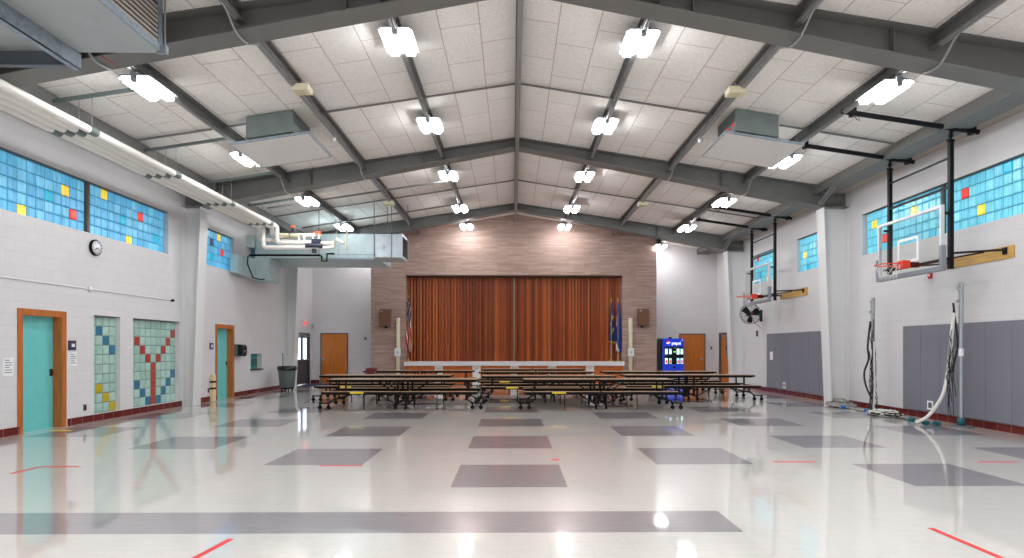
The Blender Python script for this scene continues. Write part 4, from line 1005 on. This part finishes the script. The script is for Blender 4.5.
def wig(p0, p1, n, amp, sag=(0, 0, 0)):
    p0, p1, sag = Vector(p0), Vector(p1), Vector(sag); out = []
    for i in range(n+1):
        t = i/n; e = 1 if 0 < i < n else 0; out.append(p0.lerp(p1, t)+sag*(4*t*(1-t))+Vector((rr.uniform(-amp, amp), rr.uniform(-amp, amp), rr.uniform(-amp, amp)))*e)
    return out
root = thing('volleyball_net', 'white-taped net hanging down the near post to the floor', 'net', (8.11, 11.05, 0))
mb = MB(); pts = [(.0, -.02, 2.1), (-.01, 0, 1.9), (-.03, .02, 1.5), (-.07, .04, 1.0), (-.15, .08, .55), (-.32, .2, .18), (-.48, .32, .04)]
mb.tube(smooth(pts), .032, 8); mb.build('white_tape', netw, root)
mb = MB()
for k in range(9): mb.tube(wig((rr.uniform(-.03, .05), rr.uniform(-.03, .03), 2.2-.1*k), (rr.uniform(-.12, .04), rr.uniform(-.02, .05), .05+.1*k), 8, .03, (-.05, 0, 0)), .007, 5)
mb.build('mesh_cords', netk, root)
mb = MB(); mb.tube(smooth([(.0, 0, 2.28), (.03, -.02, 1.9), (.07, -.02, 1.5), (.02, 0, 1.2), (-.02, 0, 1.0)]), .018, 6); mb.build('black_strap', netk, root)
root = thing('volleyball_net', 'dark net cords hanging down the far post', 'net', (8.05, 13.5, 0))
mb = MB()
for k in range(9): mb.tube(wig((rr.uniform(-.04, .08), 0, 2.1-.12*k), (rr.uniform(-.06, .1), rr.uniform(-.05, .05), .08), 8, .035), .008, 5)
mb.build('mesh_cords', netk, root)
mb = MB(); mb.tube(smooth([(-.02, 0, 2.05), (-.08, 0, 1.5), (-.06, 0, 1.2), (-.17, -.02, .9), (-.12, 0, .6), (.02, 0, .3)]), .02, 6); mb.build('black_strap', netk, root)
mb = MB(); mb.tube([(.03, -.05, 1.6), (.05, -.05, .6), (.02, -.05, .1), (.1, -.25, .04)], .02, 6); mb.build('white_tape', netw, root)
root = thing('net_heap', 'loose heap of net, white rope and blue clips along the right wall floor', 'net', (8.0, 13.6, 0))
gtape = mat('net_grey', srgb(150,148,146), .8)
def heap(cx, cy, rx, ry, h, n, m, nm, r=.012):
    mb = MB()
    for k in range(n):
        a0 = rr.uniform(0, 6.28); R1 = rr.uniform(.3, 1); pts = []
        zz = rr.uniform(.02, h)*(1.15-R1)+.02
        for i in range(12):
            a = a0+i*.55; q = R1*rr.uniform(.8, 1.1); pts.append((cx+rx*q*math.cos(a), cy+ry*q*math.sin(a), max(r+.002, zz+rr.uniform(-.02, .02))))
        mb.tube(pts, r, 5)
    mb.build(nm, m, root)
heap(.02, 1.15, .30, .5, .27, 34, gtape, 'grey_mesh_coil', .015)
heap(.05, 1.15, .24, .36, .16, 8, netk, 'dark_mesh_coil', .009)
heap(-.05, -.75, .24, .55, .18, 14, netw, 'white_rope_coil', .019)
heap(-.05, -.8, .24, .6, .14, 16, netk, 'dark_rope_coil', .010)
mb = MB(); mb.tube(wig((.0, 1.0, .03), (.0, -.1, .03), 8, .03), .03, 6); mb.tube(wig((-.02, -.3, .03), (-.1, -2.3, .03), 12, .03), .025, 6); mb.tube(wig((.0, 0, .04), (-.05, -1.6, .04), 12, .04), .018, 6); mb.build('rope', gtape, root)
for x, y in ((-.12, .75), (-.05, -.1), (-.13, -1.75), (-.2, -2.25), (-.08, -2.4)):
    mb = MB(); mb.cyl((x, y-.06, .04), (x, y+.06, .04), .04, 10); mb.cbox((x-.03, y, .05), (.05, .05, .06)); mb.build('blue_clip', blu if y > -1 else tealp, root)

# ---------------------------------------------------------------- tape marks on the floor
redt = mat('red_tape', srgb(214,52,52), .5)
def tape(x0, y0, x1, y1, w_, lab, m=redt):
    a, b = Vector((x0, y0, 0)), Vector((x1, y1, 0)); mb = MB(); mb.bar((x0, y0, .0012), (x1, y1, .0012), w_, .0016); o = mb.build('floor_tape', m); tag(o, lab, 'tape', 'tape marks on the floor')
tape(-2.2, 4.15, -2.14, 4.62, .05, 'red tape strip at the bottom left of the floor')
tape(3.37, 4.05, 3.36, 4.83, .05, 'red tape strip at the bottom right of the floor')
tape(3.32, 7.66, 3.86, 7.66, .05, 'short red tape line on the right, in front of the grey squares')
tape(-2.38, 7.48, -1.85, 7.48, .05, 'red tape line along the edge of the left grey square')
tape(-5.79, 7.05, -5.77, 7.43, .05, 'slanting red tape line near the near teal door')
tape(-5.76, 7.45, -5.3, 7.45, .05, 'sideways red tape line near the near teal door')
tape(.50, 7.85, .60, 7.85, .09, 'tiny red tape scrap near the middle of the floor')
tape(-8.1, 10.7, -7.75, 10.7, .12, 'yellow tape at the foot of the near teal door', mat('yellow_tape', srgb(220,200,40), .5))
tape(5.9, 7.62, 6.4, 7.62, .05, 'red tape line at the right edge of the floor')
